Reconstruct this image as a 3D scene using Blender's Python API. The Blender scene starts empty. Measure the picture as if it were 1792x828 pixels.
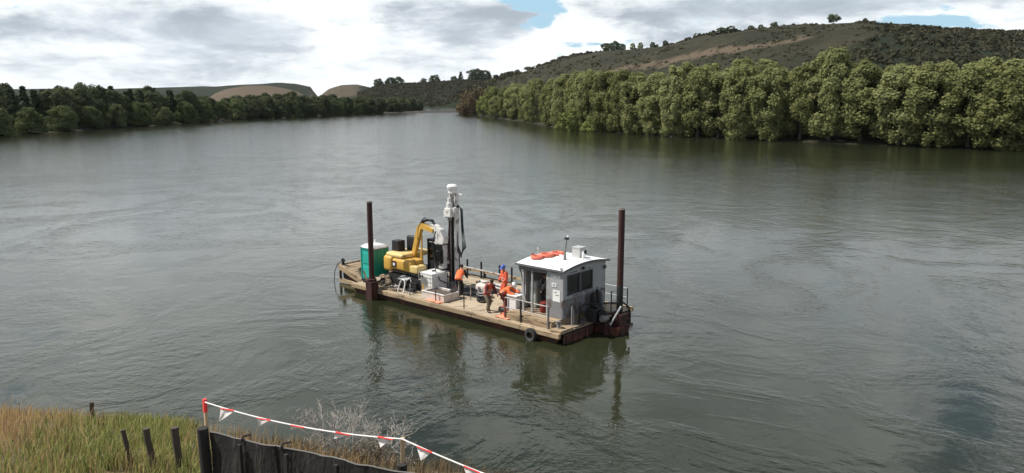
import bpy, bmesh, math, random
import numpy as np
from mathutils import Vector, Matrix, noise as mnoise

random.seed(7)
rng = np.random.default_rng(7)
R = math.radians
SC = bpy.context.scene
COL = SC.collection

# ------------------------------------------------------------------ camera
CAM_H = 10.6
FPX, PCX, PCY, HOR = 1354.0, 896.0, 414.0, 172.0
PITCH = math.atan((PCY - HOR) / FPX)
cam_d = bpy.data.cameras.new('camera')
cam_d.sensor_width = 36.0
cam_d.lens = 36.0 * FPX / 1792.0
cam_d.clip_start = 0.1
cam_d.clip_end = 30000
cam = bpy.data.objects.new('camera', cam_d)
cam.location = (0, 0, CAM_H)
cam.rotation_euler = (math.pi / 2 - PITCH, 0, 0)
COL.objects.link(cam)
SC.camera = cam

# ------------------------------------------------------------------ light
SUN_EL, SUN_AZ = 54.0, -88.0           # azimuth from +Y towards +X (the sun stands on the left)
SUN_STRENGTH = 5.0
SKY_STRENGTH = 0.09
sd = bpy.data.lights.new('sun', 'SUN')
sd.energy = SUN_STRENGTH
sd.angle = R(0.6)
sd.color = (1.0, 0.95, 0.87)
sun = bpy.data.objects.new('sun', sd)
_v = Vector((math.sin(R(SUN_AZ)) * math.cos(R(SUN_EL)), math.cos(R(SUN_AZ)) * math.cos(R(SUN_EL)), math.sin(R(SUN_EL))))
sun.rotation_euler = (-_v).to_track_quat('-Z', 'Y').to_euler()
sun.location = _v * 200
COL.objects.link(sun)

SC.view_settings.view_transform = 'Standard'
SC.view_settings.look = 'None'
SC.view_settings.gamma = 1.0
SC.view_settings.use_curve_mapping = False
SC.view_settings.exposure = 0.2
SC.render.engine = 'CYCLES'
SC.cycles.use_denoising = True
SC.cycles.max_bounces = 6
SC.cycles.diffuse_bounces = 3
SC.cycles.glossy_bounces = 3
SC.cycles.transmission_bounces = 3
SC.cycles.transparent_max_bounces = 8
SC.cycles.caustics_reflective = False
SC.cycles.caustics_refractive = False


# ------------------------------------------------------------------ node helpers
class NT:
    def __init__(s, tree):
        s.t = tree
        s.n = tree.nodes
        s.l = tree.links

    def new(s, typ, **kw):
        n = s.n.new(typ)
        for k, v in kw.items():
            setattr(n, k, v)
        return n

    def link(s, a, b):
        s.l.new(a, b)

    def put(s, sock, v):
        if hasattr(v, 'is_output') or isinstance(v, bpy.types.NodeSocket):
            s.l.new(v, sock)
        else:
            sock.default_value = v

    def math(s, op, a, b=None, c=None, clamp=False):
        n = s.new('ShaderNodeMath', operation=op)
        n.use_clamp = clamp
        s.put(n.inputs[0], a)
        if b is not None:
            s.put(n.inputs[1], b)
        if c is not None:
            s.put(n.inputs[2], c)
        return n.outputs[0]

    def noise(s, vec, scale, detail=4, rough=0.55, dist=0.0):
        n = s.new('ShaderNodeTexNoise')
        if vec is not None:
            s.link(vec, n.inputs['Vector'])
        n.inputs['Scale'].default_value = scale
        n.inputs['Detail'].default_value = detail
        n.inputs['Roughness'].default_value = rough
        n.inputs['Distortion'].default_value = dist
        return n.outputs['Fac']

    def mapping(s, vec, scale=(1, 1, 1), loc=(0, 0, 0), rot=(0, 0, 0)):
        n = s.new('ShaderNodeMapping')
        s.link(vec, n.inputs['Vector'])
        n.inputs['Scale'].default_value = scale
        n.inputs['Location'].default_value = loc
        n.inputs['Rotation'].default_value = rot
        return n.outputs['Vector']

    def ramp(s, fac, a, b, smooth=True):
        n = s.new('ShaderNodeMapRange')
        n.interpolation_type = 'SMOOTHSTEP' if smooth else 'LINEAR'
        n.clamp = True
        s.put(n.inputs['Value'], fac)
        n.inputs['From Min'].default_value = a
        n.inputs['From Max'].default_value = b
        return n.outputs['Result']

    def mix(s, fac, a, b, blend='MIX'):
        n = s.new('ShaderNodeMix', data_type='RGBA', blend_type=blend)
        s.put(n.inputs[0], fac)
        for sock, v in ((n.inputs[6], a), (n.inputs[7], b)):
            if isinstance(v, tuple):
                v = (v[0], v[1], v[2], 1.0)
            s.put(sock, v)
        return n.outputs[2]


# ------------------------------------------------------------------ sky
world = bpy.data.worlds.new('World')
SC.world = world
world.use_nodes = True
w = NT(world.node_tree)
w.n.clear()
wo = w.new('ShaderNodeOutputWorld')
bg = w.new('ShaderNodeBackground')
bg.inputs['Strength'].default_value = SKY_STRENGTH
sky = w.new('ShaderNodeTexSky')
sky.sky_type = 'NISHITA'
sky.sun_disc = False
sky.sun_elevation = R(SUN_EL)
sky.sun_rotation = R(SUN_AZ)
sky.altitude = 20
tc = w.new('ShaderNodeTexCoord')
sep = w.new('ShaderNodeSeparateXYZ')
w.link(tc.outputs['Generated'], sep.inputs[0])
dx, dy, dz = sep.outputs
zz = w.math('ADD', w.math('MAXIMUM', dz, 0.0), 0.24)
cmb = w.new('ShaderNodeCombineXYZ')
w.put(cmb.inputs[0], w.math('DIVIDE', dx, zz))
w.put(cmb.inputs[1], w.math('DIVIDE', dy, zz))
cv = cmb.outputs[0]
az = w.math('ARCTAN2', dx, dy)
el = w.math('ARCSINE', dz)


def ray(px, py):
    u, v = (px - PCX) / FPX, -(py - PCY) / FPX
    return np.array([u, math.cos(PITCH) + v * math.sin(PITCH), -math.sin(PITCH) + v * math.cos(PITCH)])


def deg_at(px, py):
    """bearing and height above the horizon (radians) of a point of the photograph"""
    u, v = (px - PCX) / FPX, -(py - PCY) / FPX
    x, y, z = u, math.cos(PITCH) + v * math.sin(PITCH), -math.sin(PITCH) + v * math.cos(PITCH)
    return math.atan2(x, y), math.asin(z / math.sqrt(x * x + y * y + z * z))


def blob(px, py, rx, ry, amp):
    """one cloud (or gap) of the sky that day, at its bearing and height"""
    a, e = deg_at(px, py)
    wa, we = rx / FPX, ry / FPX
    q = w.math('ADD', w.math('POWER', w.math('DIVIDE', w.math('SUBTRACT', az, a), wa), 2.0),
               w.math('POWER', w.math('DIVIDE', w.math('SUBTRACT', el, e), we), 2.0))
    return w.math('MULTIPLY', w.math('SUBTRACT', 1.0, w.ramp(q, 0.0, 1.6)), amp)


n_big = w.noise(w.mapping(cv, loc=(3.1, 1.7, 0)), 2.1, 10, 0.58, 0.25)
n_fine = w.noise(w.mapping(cv, loc=(9.1, 4.7, 2)), 6.0, 10, 0.60, 0.2)
n_big = w.math('MULTIPLY_ADD', w.math('SUBTRACT', n_big, 0.5), 1.7, 0.5)
n_fine = w.math('MULTIPLY_ADD', w.math('SUBTRACT', n_fine, 0.5), 1.5, 0.5)
# grey undersides
grey = w.math('ADD', w.math('MULTIPLY', n_big, 0.62), w.math('MULTIPLY', n_fine, 0.38))
for b in ((250, 60, 260, 44, .20), (430, 55, 150, 40, .16), (300, 125, 260, 26, .10), (780, 40, 150, 46, .17), (850, 60, 90, 34, .10), (1190, 45, 120, 36, .16),
          (1420, 8, 260, 20, .22), (1450, -260, 420, 300, .11), (820, 105, 130, 22, .07), (590, 55, 75, 60, -.17), (985, 85, 110, 40, -.17), (1060, 40, 90, 40, -.10), (170, 95, 60, 22, -.10)):
    grey = w.math('ADD', grey, blob(*b))
cover = w.math('ADD', w.math('MULTIPLY', n_big, 0.5), w.math('MULTIPLY', n_fine, 0.5))
for b in ((925, 18, 65, 36, -.30), (1600, 38, 60, 12, -.26), (1130, 76, 90, 10, -.14), (300, 60, 300, 60, .10), (800, 60, 160, 60, .10)):
    cover = w.math('ADD', cover, blob(*b))
c_white = w.mix(w.ramp(n_fine, 0.35, 0.75), (10.2, 10.7, 10.9), (13.2, 13.4, 13.3))
c_grey = w.mix(w.ramp(n_big, 0.35, 0.75), (6.3, 7.0, 7.7), (4.4, 5.0, 5.7))
n_mid = w.noise(w.mapping(cv, loc=(1.1, 8.7, 5)), 9.0, 8, 0.6, 0.2)
ccol = w.mix(w.ramp(w.math('ADD', grey, w.math('MULTIPLY', w.math('SUBTRACT', n_mid, 0.5), 0.45)), 0.34, 0.84), c_white, c_grey)
ccol = w.mix(w.math('MULTIPLY', w.ramp(el, 0.10, 0.0), 0.35), ccol, (9.6, 10.3, 10.7))
blue = w.mix(w.math('MULTIPLY', w.ramp(el, 0.45, 0.10), 0.55), sky.outputs['Color'], (5.0, 8.4, 10.9))
# away from the horizon the cloud cover breaks up
high = w.math('MULTIPLY', w.ramp(el, 0.26, 0.70), 0.27)
c_fac = w.ramp(w.math('ADD', w.math('SUBTRACT', cover, high), w.math('MULTIPLY', w.ramp(el, 0.075, 0.02), 0.16)), 0.33, 0.43)
final = w.mix(c_fac, blue, ccol)
w.link(final, bg.inputs['Color'])
w.link(bg.outputs[0], wo.inputs[0])


# ------------------------------------------------------------------ materials
MATS = {}


def pm(name, col, rough=0.7, metal=0.0, var=0.18, scale=4.0, bump=0.15, col2=None, amt2=0.0, scale2=2.5, rnd=0.0, spec=0.4, stretch=(1, 1, 1), bdist=0.02):
    """painted / weathered surface: base colour with mottling, a second (rust, dirt) colour in patches, fine relief"""
    m = bpy.data.materials.new(name)
    m.use_nodes = True
    t = NT(m.node_tree)
    b = t.n['Principled BSDF']
    co = t.new('ShaderNodeTexCoord').outputs['Object']
    mp = t.mapping(co, scale=stretch)
    n1 = t.noise(mp, scale, 6, 0.6)
    c = t.mix(n1, tuple(x * (1 - var) for x in col), tuple(min(1, x * (1 + var)) for x in col))
    if col2:
        n2 = t.noise(mp, scale2, 7, 0.68, 0.4)
        lo = 0.72 - amt2 * 0.5
        c = t.mix(t.ramp(n2, lo - 0.06, lo + 0.08), c, col2)
    if rnd:
        oi = t.new('ShaderNodeObjectInfo')
        f = t.math('ADD', t.math('MULTIPLY', oi.outputs['Random'], rnd * 2), 1 - rnd)
        h = t.new('ShaderNodeHueSaturation')
        t.put(h.inputs['Value'], f)
        t.link(c, h.inputs['Color'])
        c = h.outputs['Color']
    t.link(c, b.inputs['Base Color'])
    t.put(b.inputs['Roughness'], t.math('ADD', t.math('MULTIPLY', n1, 0.2), rough - 0.1))
    b.inputs['Metallic'].default_value = metal
    b.inputs['Specular IOR Level'].default_value = spec
    if bump:
        bn = t.new('ShaderNodeBump')
        bn.inputs['Strength'].default_value = bump
        bn.inputs['Distance'].default_value = bdist
        t.link(t.noise(mp, scale * 6, 4, 0.6), bn.inputs['Height'])
        t.link(bn.outputs[0], b.inputs['Normal'])
    MATS[name] = m
    return m


def leafmat(name, c_dark, c_light, c_alt=None, trans=0.25, rnd=0.15):
    m = bpy.data.materials.new(name)
    m.use_nodes = True
    t = NT(m.node_tree)
    t.n.clear()
    out = t.new('ShaderNodeOutputMaterial')
    at = t.new('ShaderNodeAttribute', attribute_name='tint')
    c = t.mix(at.outputs['Fac'], c_dark, c_light)
    oi = t.new('ShaderNodeObjectInfo')
    if c_alt:
        c = t.mix(t.math('MULTIPLY', oi.outputs['Random'], 0.6), c, c_alt)
    h = t.new('ShaderNodeHueSaturation')
    t.put(h.inputs['Value'], t.math('ADD', t.math('MULTIPLY', oi.outputs['Random'], rnd * 2), 1 - rnd))
    t.link(c, h.inputs['Color'])
    c = h.outputs['Color']
    d = t.new('ShaderNodeBsdfDiffuse')
    tr = t.new('ShaderNodeBsdfTranslucent')
    t.link(c, d.inputs['Color'])
    t.link(c, tr.inputs['Color'])
    mx = t.new('ShaderNodeMixShader')
    mx.inputs[0].default_value = trans
    t.link(d.outputs[0], mx.inputs[1])
    t.link(tr.outputs[0], mx.inputs[2])
    t.link(mx.outputs[0], out.inputs[0])
    MATS[name] = m
    return m


def glassmat(name, tint, keep=0.35):
    m = bpy.data.materials.new(name)
    m.use_nodes = True
    t = NT(m.node_tree)
    t.n.clear()
    out = t.new('ShaderNodeOutputMaterial')
    tr = t.new('ShaderNodeBsdfTransparent')
    tr.inputs[0].default_value = (*tint, 1)
    gl = t.new('ShaderNodeBsdfGlossy')
    gl.inputs['Roughness'].default_value = 0.03
    fr = t.new('ShaderNodeFresnel')
    mx = t.new('ShaderNodeMixShader')
    t.link(fr.outputs[0], mx.inputs[0])
    t.link(tr.outputs[0], mx.inputs[1])
    t.link(gl.outputs[0], mx.inputs[2])
    t.link(mx.outputs[0], out.inputs[0])
    MATS[name] = m
    return m


M = MATS
pm('plywood', (0.40, 0.325, 0.225), 0.85, var=0.25, scale=2.0, bump=0.2, col2=(0.16, 0.12, 0.08), amt2=0.28, scale2=1.3, rnd=0.10)
pm('timber', (0.36, 0.27, 0.17), 0.85, var=0.3, scale=3.0, bump=0.3, col2=(0.13, 0.09, 0.06), amt2=0.3, stretch=(0.3, 2, 2), rnd=0.15)
pm('old_timber', (0.30, 0.24, 0.17), 0.9, var=0.3, scale=3.0, bump=0.4, col2=(0.10, 0.075, 0.05), amt2=0.4)
pm('hull_rust', (0.055, 0.026, 0.018), 0.75, var=0.35, scale=2.0, col2=(0.16, 0.05, 0.03), amt2=0.35, scale2=1.6, bump=0.3)
pm('hull_dark', (0.030, 0.024, 0.020), 0.7, var=0.35, scale=2.0, col2=(0.10, 0.05, 0.03), amt2=0.3, bump=0.3)
pm('rust_steel', (0.050, 0.020, 0.017), 0.7, var=0.35, scale=3.0, col2=(0.13, 0.05, 0.03), amt2=0.2, scale2=2.0, bump=0.3, stretch=(1, 1, 0.3))
pm('red_oxide', (0.20, 0.07, 0.05), 0.75, var=0.3, scale=3.0, col2=(0.06, 0.03, 0.02), amt2=0.35, bump=0.3)
pm('black_steel', (0.018, 0.018, 0.019), 0.55, var=0.3, scale=5.0, col2=(0.06, 0.045, 0.035), amt2=0.2)
pm('grey_steel', (0.22, 0.22, 0.21), 0.5, var=0.2, scale=4.0, col2=(0.12, 0.08, 0.06), amt2=0.22, metal=0.2)
pm('galv', (0.50, 0.51, 0.51), 0.45, var=0.15, scale=6.0, col2=(0.28, 0.22, 0.18), amt2=0.12, metal=0.3)
pm('rail_paint', (0.42, 0.40, 0.37), 0.5, var=0.2, scale=5.0, col2=(0.16, 0.09, 0.06), amt2=0.3)
pm('cabin_paint', (0.37, 0.38, 0.385), 0.55, var=0.16, scale=2.0, col2=(0.19, 0.16, 0.135), amt2=0.30, scale2=2.2, bump=0.15, stretch=(1, 1, .35))
pm('cabin_lower', (0.22, 0.225, 0.235), 0.55, var=0.10, scale=2.0, col2=(0.12, 0.075, 0.06), amt2=0.34, scale2=2.0, bump=0.15, stretch=(1, 1, .4))
pm('cabin_trim', (0.13, 0.135, 0.14), 0.5, var=0.15)
pm('roof_white', (0.84, 0.84, 0.82), 0.55, var=0.07, scale=1.5, col2=(0.55, 0.52, 0.47), amt2=0.26, scale2=1.2, bump=0.1)
pm('white_paint', (0.78, 0.77, 0.75), 0.5, var=0.08, scale=3.0, col2=(0.45, 0.43, 0.40), amt2=0.18)
pm('rig_white', (0.70, 0.69, 0.66), 0.5, var=0.12, scale=3.0, col2=(0.22, 0.19, 0.16), amt2=0.30, scale2=3.5)
pm('paper', (0.80, 0.80, 0.78), 0.8, var=0.06)
pm('ink', (0.03, 0.03, 0.035), 0.8, var=0.1, bump=0)
pm('loo_green', (0.010, 0.25, 0.205), 0.45, var=0.10, scale=2.0, bump=0.05)
pm('loo_sunlit', (0.03, 0.40, 0.325), 0.45, var=0.10, scale=2.0, bump=0.05)  # lighter than the walls: the sunlit side is put into the door colour
pm('digger_yellow', (0.60, 0.36, 0.075), 0.45, var=0.12, scale=2.0, col2=(0.28, 0.18, 0.07), amt2=0.16, scale2=2.2, bump=0.05)
pm('digger_sunlit', (0.66, 0.49, 0.20), 0.5, var=0.12, scale=2.0, col2=(0.28, 0.20, 0.09), amt2=0.2, bump=0.05)  # paler copy of the yellow: sunlight on the top put into the colour
pm('rubber', (0.020, 0.020, 0.020), 0.85, var=0.3, scale=6.0, col2=(0.09, 0.075, 0.055), amt2=0.2)
pm('hose_black', (0.016, 0.016, 0.017), 0.5, var=0.2)
pm('plastic_black', (0.02, 0.02, 0.022), 0.5, var=0.2)
pm('tote', (0.74, 0.74, 0.71), 0.5, var=0.08, scale=2.0, bump=0.05)
pm('tub_pink', (0.62, 0.55, 0.50), 0.7, var=0.12, scale=3, col2=(0.35, 0.26, 0.2), amt2=0.2)
pm('slurry', (0.10, 0.085, 0.07), 0.5, var=0.2)
pm('orange', (0.85, 0.16, 0.045), 0.75, var=0.12, scale=5)
pm('orange_deep', (0.62, 0.10, 0.05), 0.8, var=0.15, scale=5)
pm('orange_red', (0.70, 0.12, 0.06), 0.8, var=0.15, scale=5)
pm('orange_pale', (0.80, 0.30, 0.18), 0.8, var=0.1, scale=5)
pm('safety_red', (0.68, 0.17, 0.11), 0.6, var=0.12, scale=5, col2=(0.8, 0.5, 0.4), amt2=0.1)
pm('red_dark', (0.22, 0.03, 0.025), 0.8, var=0.2)
pm('cloth_dark', (0.022, 0.020, 0.022), 0.9, var=0.25)
pm('cloth_khaki', (0.17, 0.14, 0.10), 0.9, var=0.2)
pm('cloth_grey', (0.16, 0.16, 0.165), 0.9, var=0.2)
pm('cloth_maroon', (0.13, 0.03, 0.03), 0.9, var=0.2)
pm('skin', (0.42, 0.25, 0.18), 0.6, var=0.08, bump=0)
pm('hair_brown', (0.06, 0.03, 0.02), 0.8, var=0.25)
pm('hair_black', (0.012, 0.010, 0.010), 0.8, var=0.25)
pm('hat_blue', (0.08, 0.13, 0.45), 0.4, var=0.08, bump=0)
pm('hat_white', (0.80, 0.79, 0.75), 0.4, var=0.06, bump=0)
pm('boot', (0.05, 0.035, 0.025), 0.8, var=0.3)
pm('reflective', (0.62, 0.62, 0.58), 0.4, var=0.06, bump=0)
pm('eye_dark', (0.02, 0.015, 0.012), 0.3, var=0.05, bump=0)
pm('engine_green', (0.42, 0.47, 0.43), 0.5, var=0.12, scale=3)
pm('gas_bottle', (0.25, 0.26, 0.25), 0.5, var=0.2)
pm('rope', (0.42, 0.37, 0.28), 0.95, var=0.3, scale=20)
pm('stake', (0.55, 0.40, 0.24), 0.85, var=0.2, scale=3, bump=0.3, stretch=(2, 2, .3), col2=(0.3, 0.2, 0.11), amt2=.2)
pm('post_wood', (0.085, 0.068, 0.052), 0.95, var=0.45, scale=5, bump=0.6, stretch=(3, 3, .4), col2=(0.16, 0.14, 0.11), amt2=.25)
pm('post_black', (0.030, 0.028, 0.027), 0.9, var=0.4, scale=5, bump=0.5, stretch=(3, 3, .4), col2=(0.10, 0.085, 0.07), amt2=.2)
pm('fence_black', (0.020, 0.020, 0.021), 0.75, var=0.45, scale=3.5, bump=0.8, stretch=(1, 1, .25), col2=(0.055, 0.050, 0.044), amt2=.24, scale2=1.8, bdist=.05)
pm('hem', (0.16, 0.155, 0.145), 0.8, var=0.3, scale=6)
pm('tape_red', (0.85, 0.07, 0.06), 0.6, var=0.08, bump=0)
pm('tape_white', (0.88, 0.85, 0.83), 0.6, var=0.05, bump=0)
pm('cord_white', (0.80, 0.78, 0.75), 0.8, var=0.1)
pm('twig', (0.37, 0.345, 0.305), 0.95, var=0.25, scale=8, bump=0.3)
pm('twig_dark', (0.16, 0.125, 0.085), 0.95, var=0.3, scale=8, bump=0.3)
pm('bark', (0.10, 0.08, 0.06), 0.95, var=0.3, scale=3, bump=0.5)
pm('bark_dark', (0.055, 0.045, 0.036), 0.95, var=0.3, scale=3, bump=0.5)
pm('sand', (0.27, 0.23, 0.17), 0.95, var=0.2, scale=0.6)
pm('mud', (0.045, 0.040, 0.031), 0.95, var=0.3, scale=0.4)
pm('driftwood', (0.40, 0.37, 0.31), 0.9, var=0.2)
leafmat('willow_leaf', (0.115, 0.142, 0.058), (0.350, 0.355, 0.140), (0.225, 0.235, 0.115), 0.42, 0.22)
leafmat('pale_leaf', (0.11, 0.15, 0.045), (0.23, 0.26, 0.085), (0.20, 0.215, 0.085), 0.3)
leafmat('dark_leaf', (0.056, 0.080, 0.044), (0.125, 0.150, 0.074), (0.098, 0.104, 0.062), 0.3)
leafmat('mid_leaf', (0.070, 0.105, 0.046), (0.180, 0.212, 0.086), (0.135, 0.150, 0.074), 0.3)
leafmat('pine_leaf', (0.026, 0.042, 0.024), (0.065, 0.084, 0.042), (0.05, 0.06, 0.036), 0.10)
leafmat('dry_leaf', (0.085, 0.065, 0.038), (0.20, 0.15, 0.09), (0.13, 0.12, 0.06), 0.15)
leafmat('scrub_leaf', (0.036, 0.038, 0.024), (0.074, 0.070, 0.044), None, 0.25)
leafmat('green_blade', (0.12, 0.16, 0.045), (0.50, 0.48, 0.18), None, 0.3)
leafmat('weed_blade', (0.10, 0.072, 0.042), (0.38, 0.28, 0.16), None, 0.25)
leafmat('dry_blade', (0.30, 0.19, 0.085), (0.68, 0.50, 0.27), None, 0.3)
glassmat('dark_glass', (0.20, 0.22, 0.22))
glassmat('cab_glass', (0.35, 0.40, 0.42))


# ------------------------------------------------------------------ mesh builder
class MB:
    def __init__(s):
        s.v = []
        s.f = []

    def _add(s, vs, fs):
        o = len(s.v)
        s.v.extend([tuple(p) for p in vs])
        s.f.extend([tuple(i + o for i in f) for f in fs])
        return s

    def box(s, c, size, rot=None, ch=0.0):
        hx, hy, hz = (d / 2 for d in size)
        if ch <= 0:
            vs = [Vector((x * hx, y * hy, z * hz)) for x in (-1, 1) for y in (-1, 1) for z in (-1, 1)]
            fs = [(0, 1, 3, 2), (4, 6, 7, 5), (0, 4, 5, 1), (2, 3, 7, 6), (0, 2, 6, 4), (1, 5, 7, 3)]
        else:
            bm = bmesh.new()
            bmesh.ops.create_cube(bm, size=1)
            bmesh.ops.scale(bm, vec=(hx * 2, hy * 2, hz * 2), verts=bm.verts)
            bmesh.ops.bevel(bm, geom=bm.edges[:], offset=ch, segments=2, affect='EDGES', profile=0.6)
            bm.verts.index_update()
            vs = [v.co.copy() for v in bm.verts]
            fs = [tuple(v.index for v in f.verts) for f in bm.faces]
            bm.free()
        if rot:
            m = Matrix.Rotation(rot[2], 3, 'Z') @ Matrix.Rotation(rot[1], 3, 'Y') @ Matrix.Rotation(rot[0], 3, 'X')
            vs = [m @ v for v in vs]
        c = Vector(c)
        return s._add([v + c for v in vs], fs)

    def tube(s, pts, r, n=8, cap=True):
        pts = [Vector(p) for p in pts]
        rs = r if isinstance(r, (list, tuple)) else [r] * len(pts)
        rings = []
        up = None
        for i, p in enumerate(pts):
            a = pts[max(0, i - 1)]
            b = pts[min(len(pts) - 1, i + 1)]
            d = (b - a)
            d = d.normalized() if d.length > 1e-9 else Vector((0, 0, 1))
            if up is None:
                up = Vector((0, 0, 1)) if abs(d.z) < 0.9 else Vector((1, 0, 0))
            x = d.cross(up)
            if x.length < 1e-6:
                x = d.cross(Vector((0, 1, 0)))
            x.normalize()
            y = d.cross(x).normalized()
            up = -y if False else y.cross(d).cross(d) * -1 if False else up
            rings.append([p + (x * math.cos(2 * math.pi * k / n) + y * math.sin(2 * math.pi * k / n)) * rs[i] for k in range(n)])
        vs = [q for ring in rings for q in ring]
        fs = []
        for i in range(len(pts) - 1):
            for k in range(n):
                k2 = (k + 1) % n
                fs.append((i * n + k, i * n + k2, (i + 1) * n + k2, (i + 1) * n + k))
        if cap:
            fs.append(tuple(range(n - 1, -1, -1)))
            fs.append(tuple(range((len(pts) - 1) * n, len(pts) * n)))
        return s._add(vs, fs)

    def lathe(s, c, prof, n=16, axis='Z', sx=1, sy=1):
        c = Vector(c)
        vs = []
        for (r, z) in prof:
            for k in range(n):
                a = 2 * math.pi * k / n
                p = Vector((r * math.cos(a) * sx, r * math.sin(a) * sy, z))
                if axis == 'X':
                    p = Vector((p.z, p.x, p.y))
                elif axis == 'Y':
                    p = Vector((p.x, p.z, p.y))
                vs.append(p + c)
        fs = []
        for i in range(len(prof) - 1):
            for k in range(n):
                k2 = (k + 1) % n
                fs.append((i * n + k, i * n + k2, (i + 1) * n + k2, (i + 1) * n + k))
        fs.append(tuple(range(n - 1, -1, -1)))
        fs.append(tuple(range((len(prof) - 1) * n, len(prof) * n)))
        return s._add(vs, fs)

    def ell(s, c, rad, n=12, m=8):
        prof = [(math.sin(math.pi * (0.02 + 0.96 * i / m)), -math.cos(math.pi * (0.02 + 0.96 * i / m))) for i in range(m + 1)]
        c = Vector(c)
        vs = []
        for (r, z) in prof:
            for k in range(n):
                a = 2 * math.pi * k / n
                vs.append(c + Vector((r * math.cos(a) * rad[0], r * math.sin(a) * rad[1], z * rad[2])))
        fs = []
        for i in range(m):
            for k in range(n):
                k2 = (k + 1) % n
                fs.append((i * n + k, i * n + k2, (i + 1) * n + k2, (i + 1) * n + k))
        fs.append(tuple(range(n - 1, -1, -1)))
        fs.append(tuple(range(m * n, (m + 1) * n)))
        return s._add(vs, fs)

    def prism(s, poly, axis, a, b):
        """extrude a polygon. axis 'Y': poly gives (x, z); 'X': (y, z); 'Z': (x, y)"""
        n = len(poly)
        vs = []
        for q in (a, b):
            for (p0, p1) in poly:
                vs.append((p0, q, p1) if axis == 'Y' else (q, p0, p1) if axis == 'X' else (p0, p1, q))
        fs = [tuple(range(n)), tuple(range(2 * n - 1, n - 1, -1))]
        for k in range(n):
            k2 = (k + 1) % n
            fs.append((k, k + n, k2 + n, k2))
        return s._add(vs, fs)

    def torus(s, c, Rr, r, axis='Z', n=24, m=10, a0=0.0, a1=2 * math.pi, sy=1.0, closed=True):
        c = Vector(c)
        vs = []
        cnt = n if closed else n + 1
        for i in range(cnt):
            a = a0 + (a1 - a0) * i / n
            for k in range(m):
                b = 2 * math.pi * k / m
                p = Vector(((Rr + r * math.cos(b)) * math.cos(a), (Rr + r * math.cos(b)) * math.sin(a) * sy, r * math.sin(b)))
                if axis == 'Y':
                    p = Vector((p.x, p.z, p.y))
                elif axis == 'X':
                    p = Vector((p.z, p.x, p.y))
                vs.append(c + p)
        fs = []
        for i in range(n):
            i2 = (i + 1) % cnt
            for k in range(m):
                k2 = (k + 1) % m
                fs.append((i * m + k, i2 * m + k, i2 * m + k2, i * m + k2))
        if not closed:
            fs.append(tuple(range(m)))
            fs.append(tuple(range(n * m + m - 1, n * m - 1, -1)))
        return s._add(vs, fs)

    def mesh(s, name, mat, off=(0, 0, 0), smooth=False, ang=40):
        me = bpy.data.meshes.new(name)
        o = Vector(off)
        me.from_pydata([tuple(Vector(v) - o) for v in s.v], [], s.f)
        bm = bmesh.new()
        bm.from_mesh(me)
        bmesh.ops.recalc_face_normals(bm, faces=bm.faces)
        bm.to_mesh(me)
        bm.free()
        if mat:
            me.materials.append(MATS[mat])
        if smooth:
            me.polygons.foreach_set('use_smooth', [True] * len(me.polygons))
            try:
                me.set_sharp_from_angle(angle=R(ang))
            except Exception:
                pass
        return me


# barge frame: X runs along the barge towards the wheelhouse end, Y across it to the far side, Z up, water at 0
BA = Vector((2.0327, 32.2726, 0))
BX = Vector((.7545, -.6563, 0)).normalized()
BY = Vector((.6563, .7545, 0)).normalized()
BROT = math.atan2(BX.y, BX.x)


def BW(p):
    return BA + BX * p[0] + BY * p[1] + Vector((0, 0, p[2]))


class Thing:
    """a top-level Empty at the thing's base; parts are written in barge (or world) coordinates"""

    def __init__(s, name, label, cat, org, group=None, frame='barge'):
        o = bpy.data.objects.new(name, None)
        COL.objects.link(o)
        s.o, s.org = o, org
        if frame == 'barge':
            o.location = BW(org)
            o.rotation_euler = (0, 0, BROT)
        else:
            o.location = org
        o.empty_display_size = 0.3
        o['label'] = label
        o['category'] = cat
        if group:
            o['group'] = group

    def part(s, name, mb, mat, parent=None, smooth=False, label=None, kind=None, ang=40):
        me = mb.mesh(name, mat, s.org, smooth, ang)
        return s.link(name, me, parent, label, kind)

    def link(s, name, me, parent=None, label=None, kind=None, loc=None, rot=None):
        ob = bpy.data.objects.new(name, me)
        COL.objects.link(ob)
        ob.parent = parent or s.o
        if loc:
            ob.location = loc
        if rot:
            ob.rotation_euler = rot
        if label:
            ob['label'] = label
        if kind:
            ob['kind'] = kind
        return ob


def solo(name, mb, mat, label, cat, org, group=None, smooth=False, frame='barge', ang=40):
    me = mb.mesh(name, mat, org, smooth, ang)
    o = bpy.data.objects.new(name, me)
    COL.objects.link(o)
    if frame == 'barge':
        o.location = BW(org)
        o.rotation_euler = (0, 0, BROT)
    else:
        o.location = org
    o['label'] = label
    o['category'] = cat
    if group:
        o['group'] = group
    return o


def structure(name, me, loc=(0, 0, 0)):
    o = bpy.data.objects.new(name, me)
    COL.objects.link(o)
    o.location = loc
    o['kind'] = 'structure'
    return o


def np_mesh(name, verts, quads, mat, tint=None, smooth=False):
    """verts (n,3), quads (m,k) -> mesh, quickly"""
    me = bpy.data.meshes.new(name)
    nv, (nf, k) = len(verts), quads.shape
    me.vertices.add(nv)
    me.vertices.foreach_set('co', verts.astype(np.float32).ravel())
    me.loops.add(nf * k)
    me.loops.foreach_set('vertex_index', quads.astype(np.int32).ravel())
    me.polygons.add(nf)
    me.polygons.foreach_set('loop_start', np.arange(0, nf * k, k, dtype=np.int32))
    if smooth:
        me.polygons.foreach_set('use_smooth', np.ones(nf, dtype=bool))
    me.update(calc_edges=True)
    if tint is not None:
        a = me.attributes.new('tint', 'FLOAT', 'FACE')
        a.data.foreach_set('value', tint.astype(np.float32))
    if mat:
        me.materials.append(MATS[mat])
    return me


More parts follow.
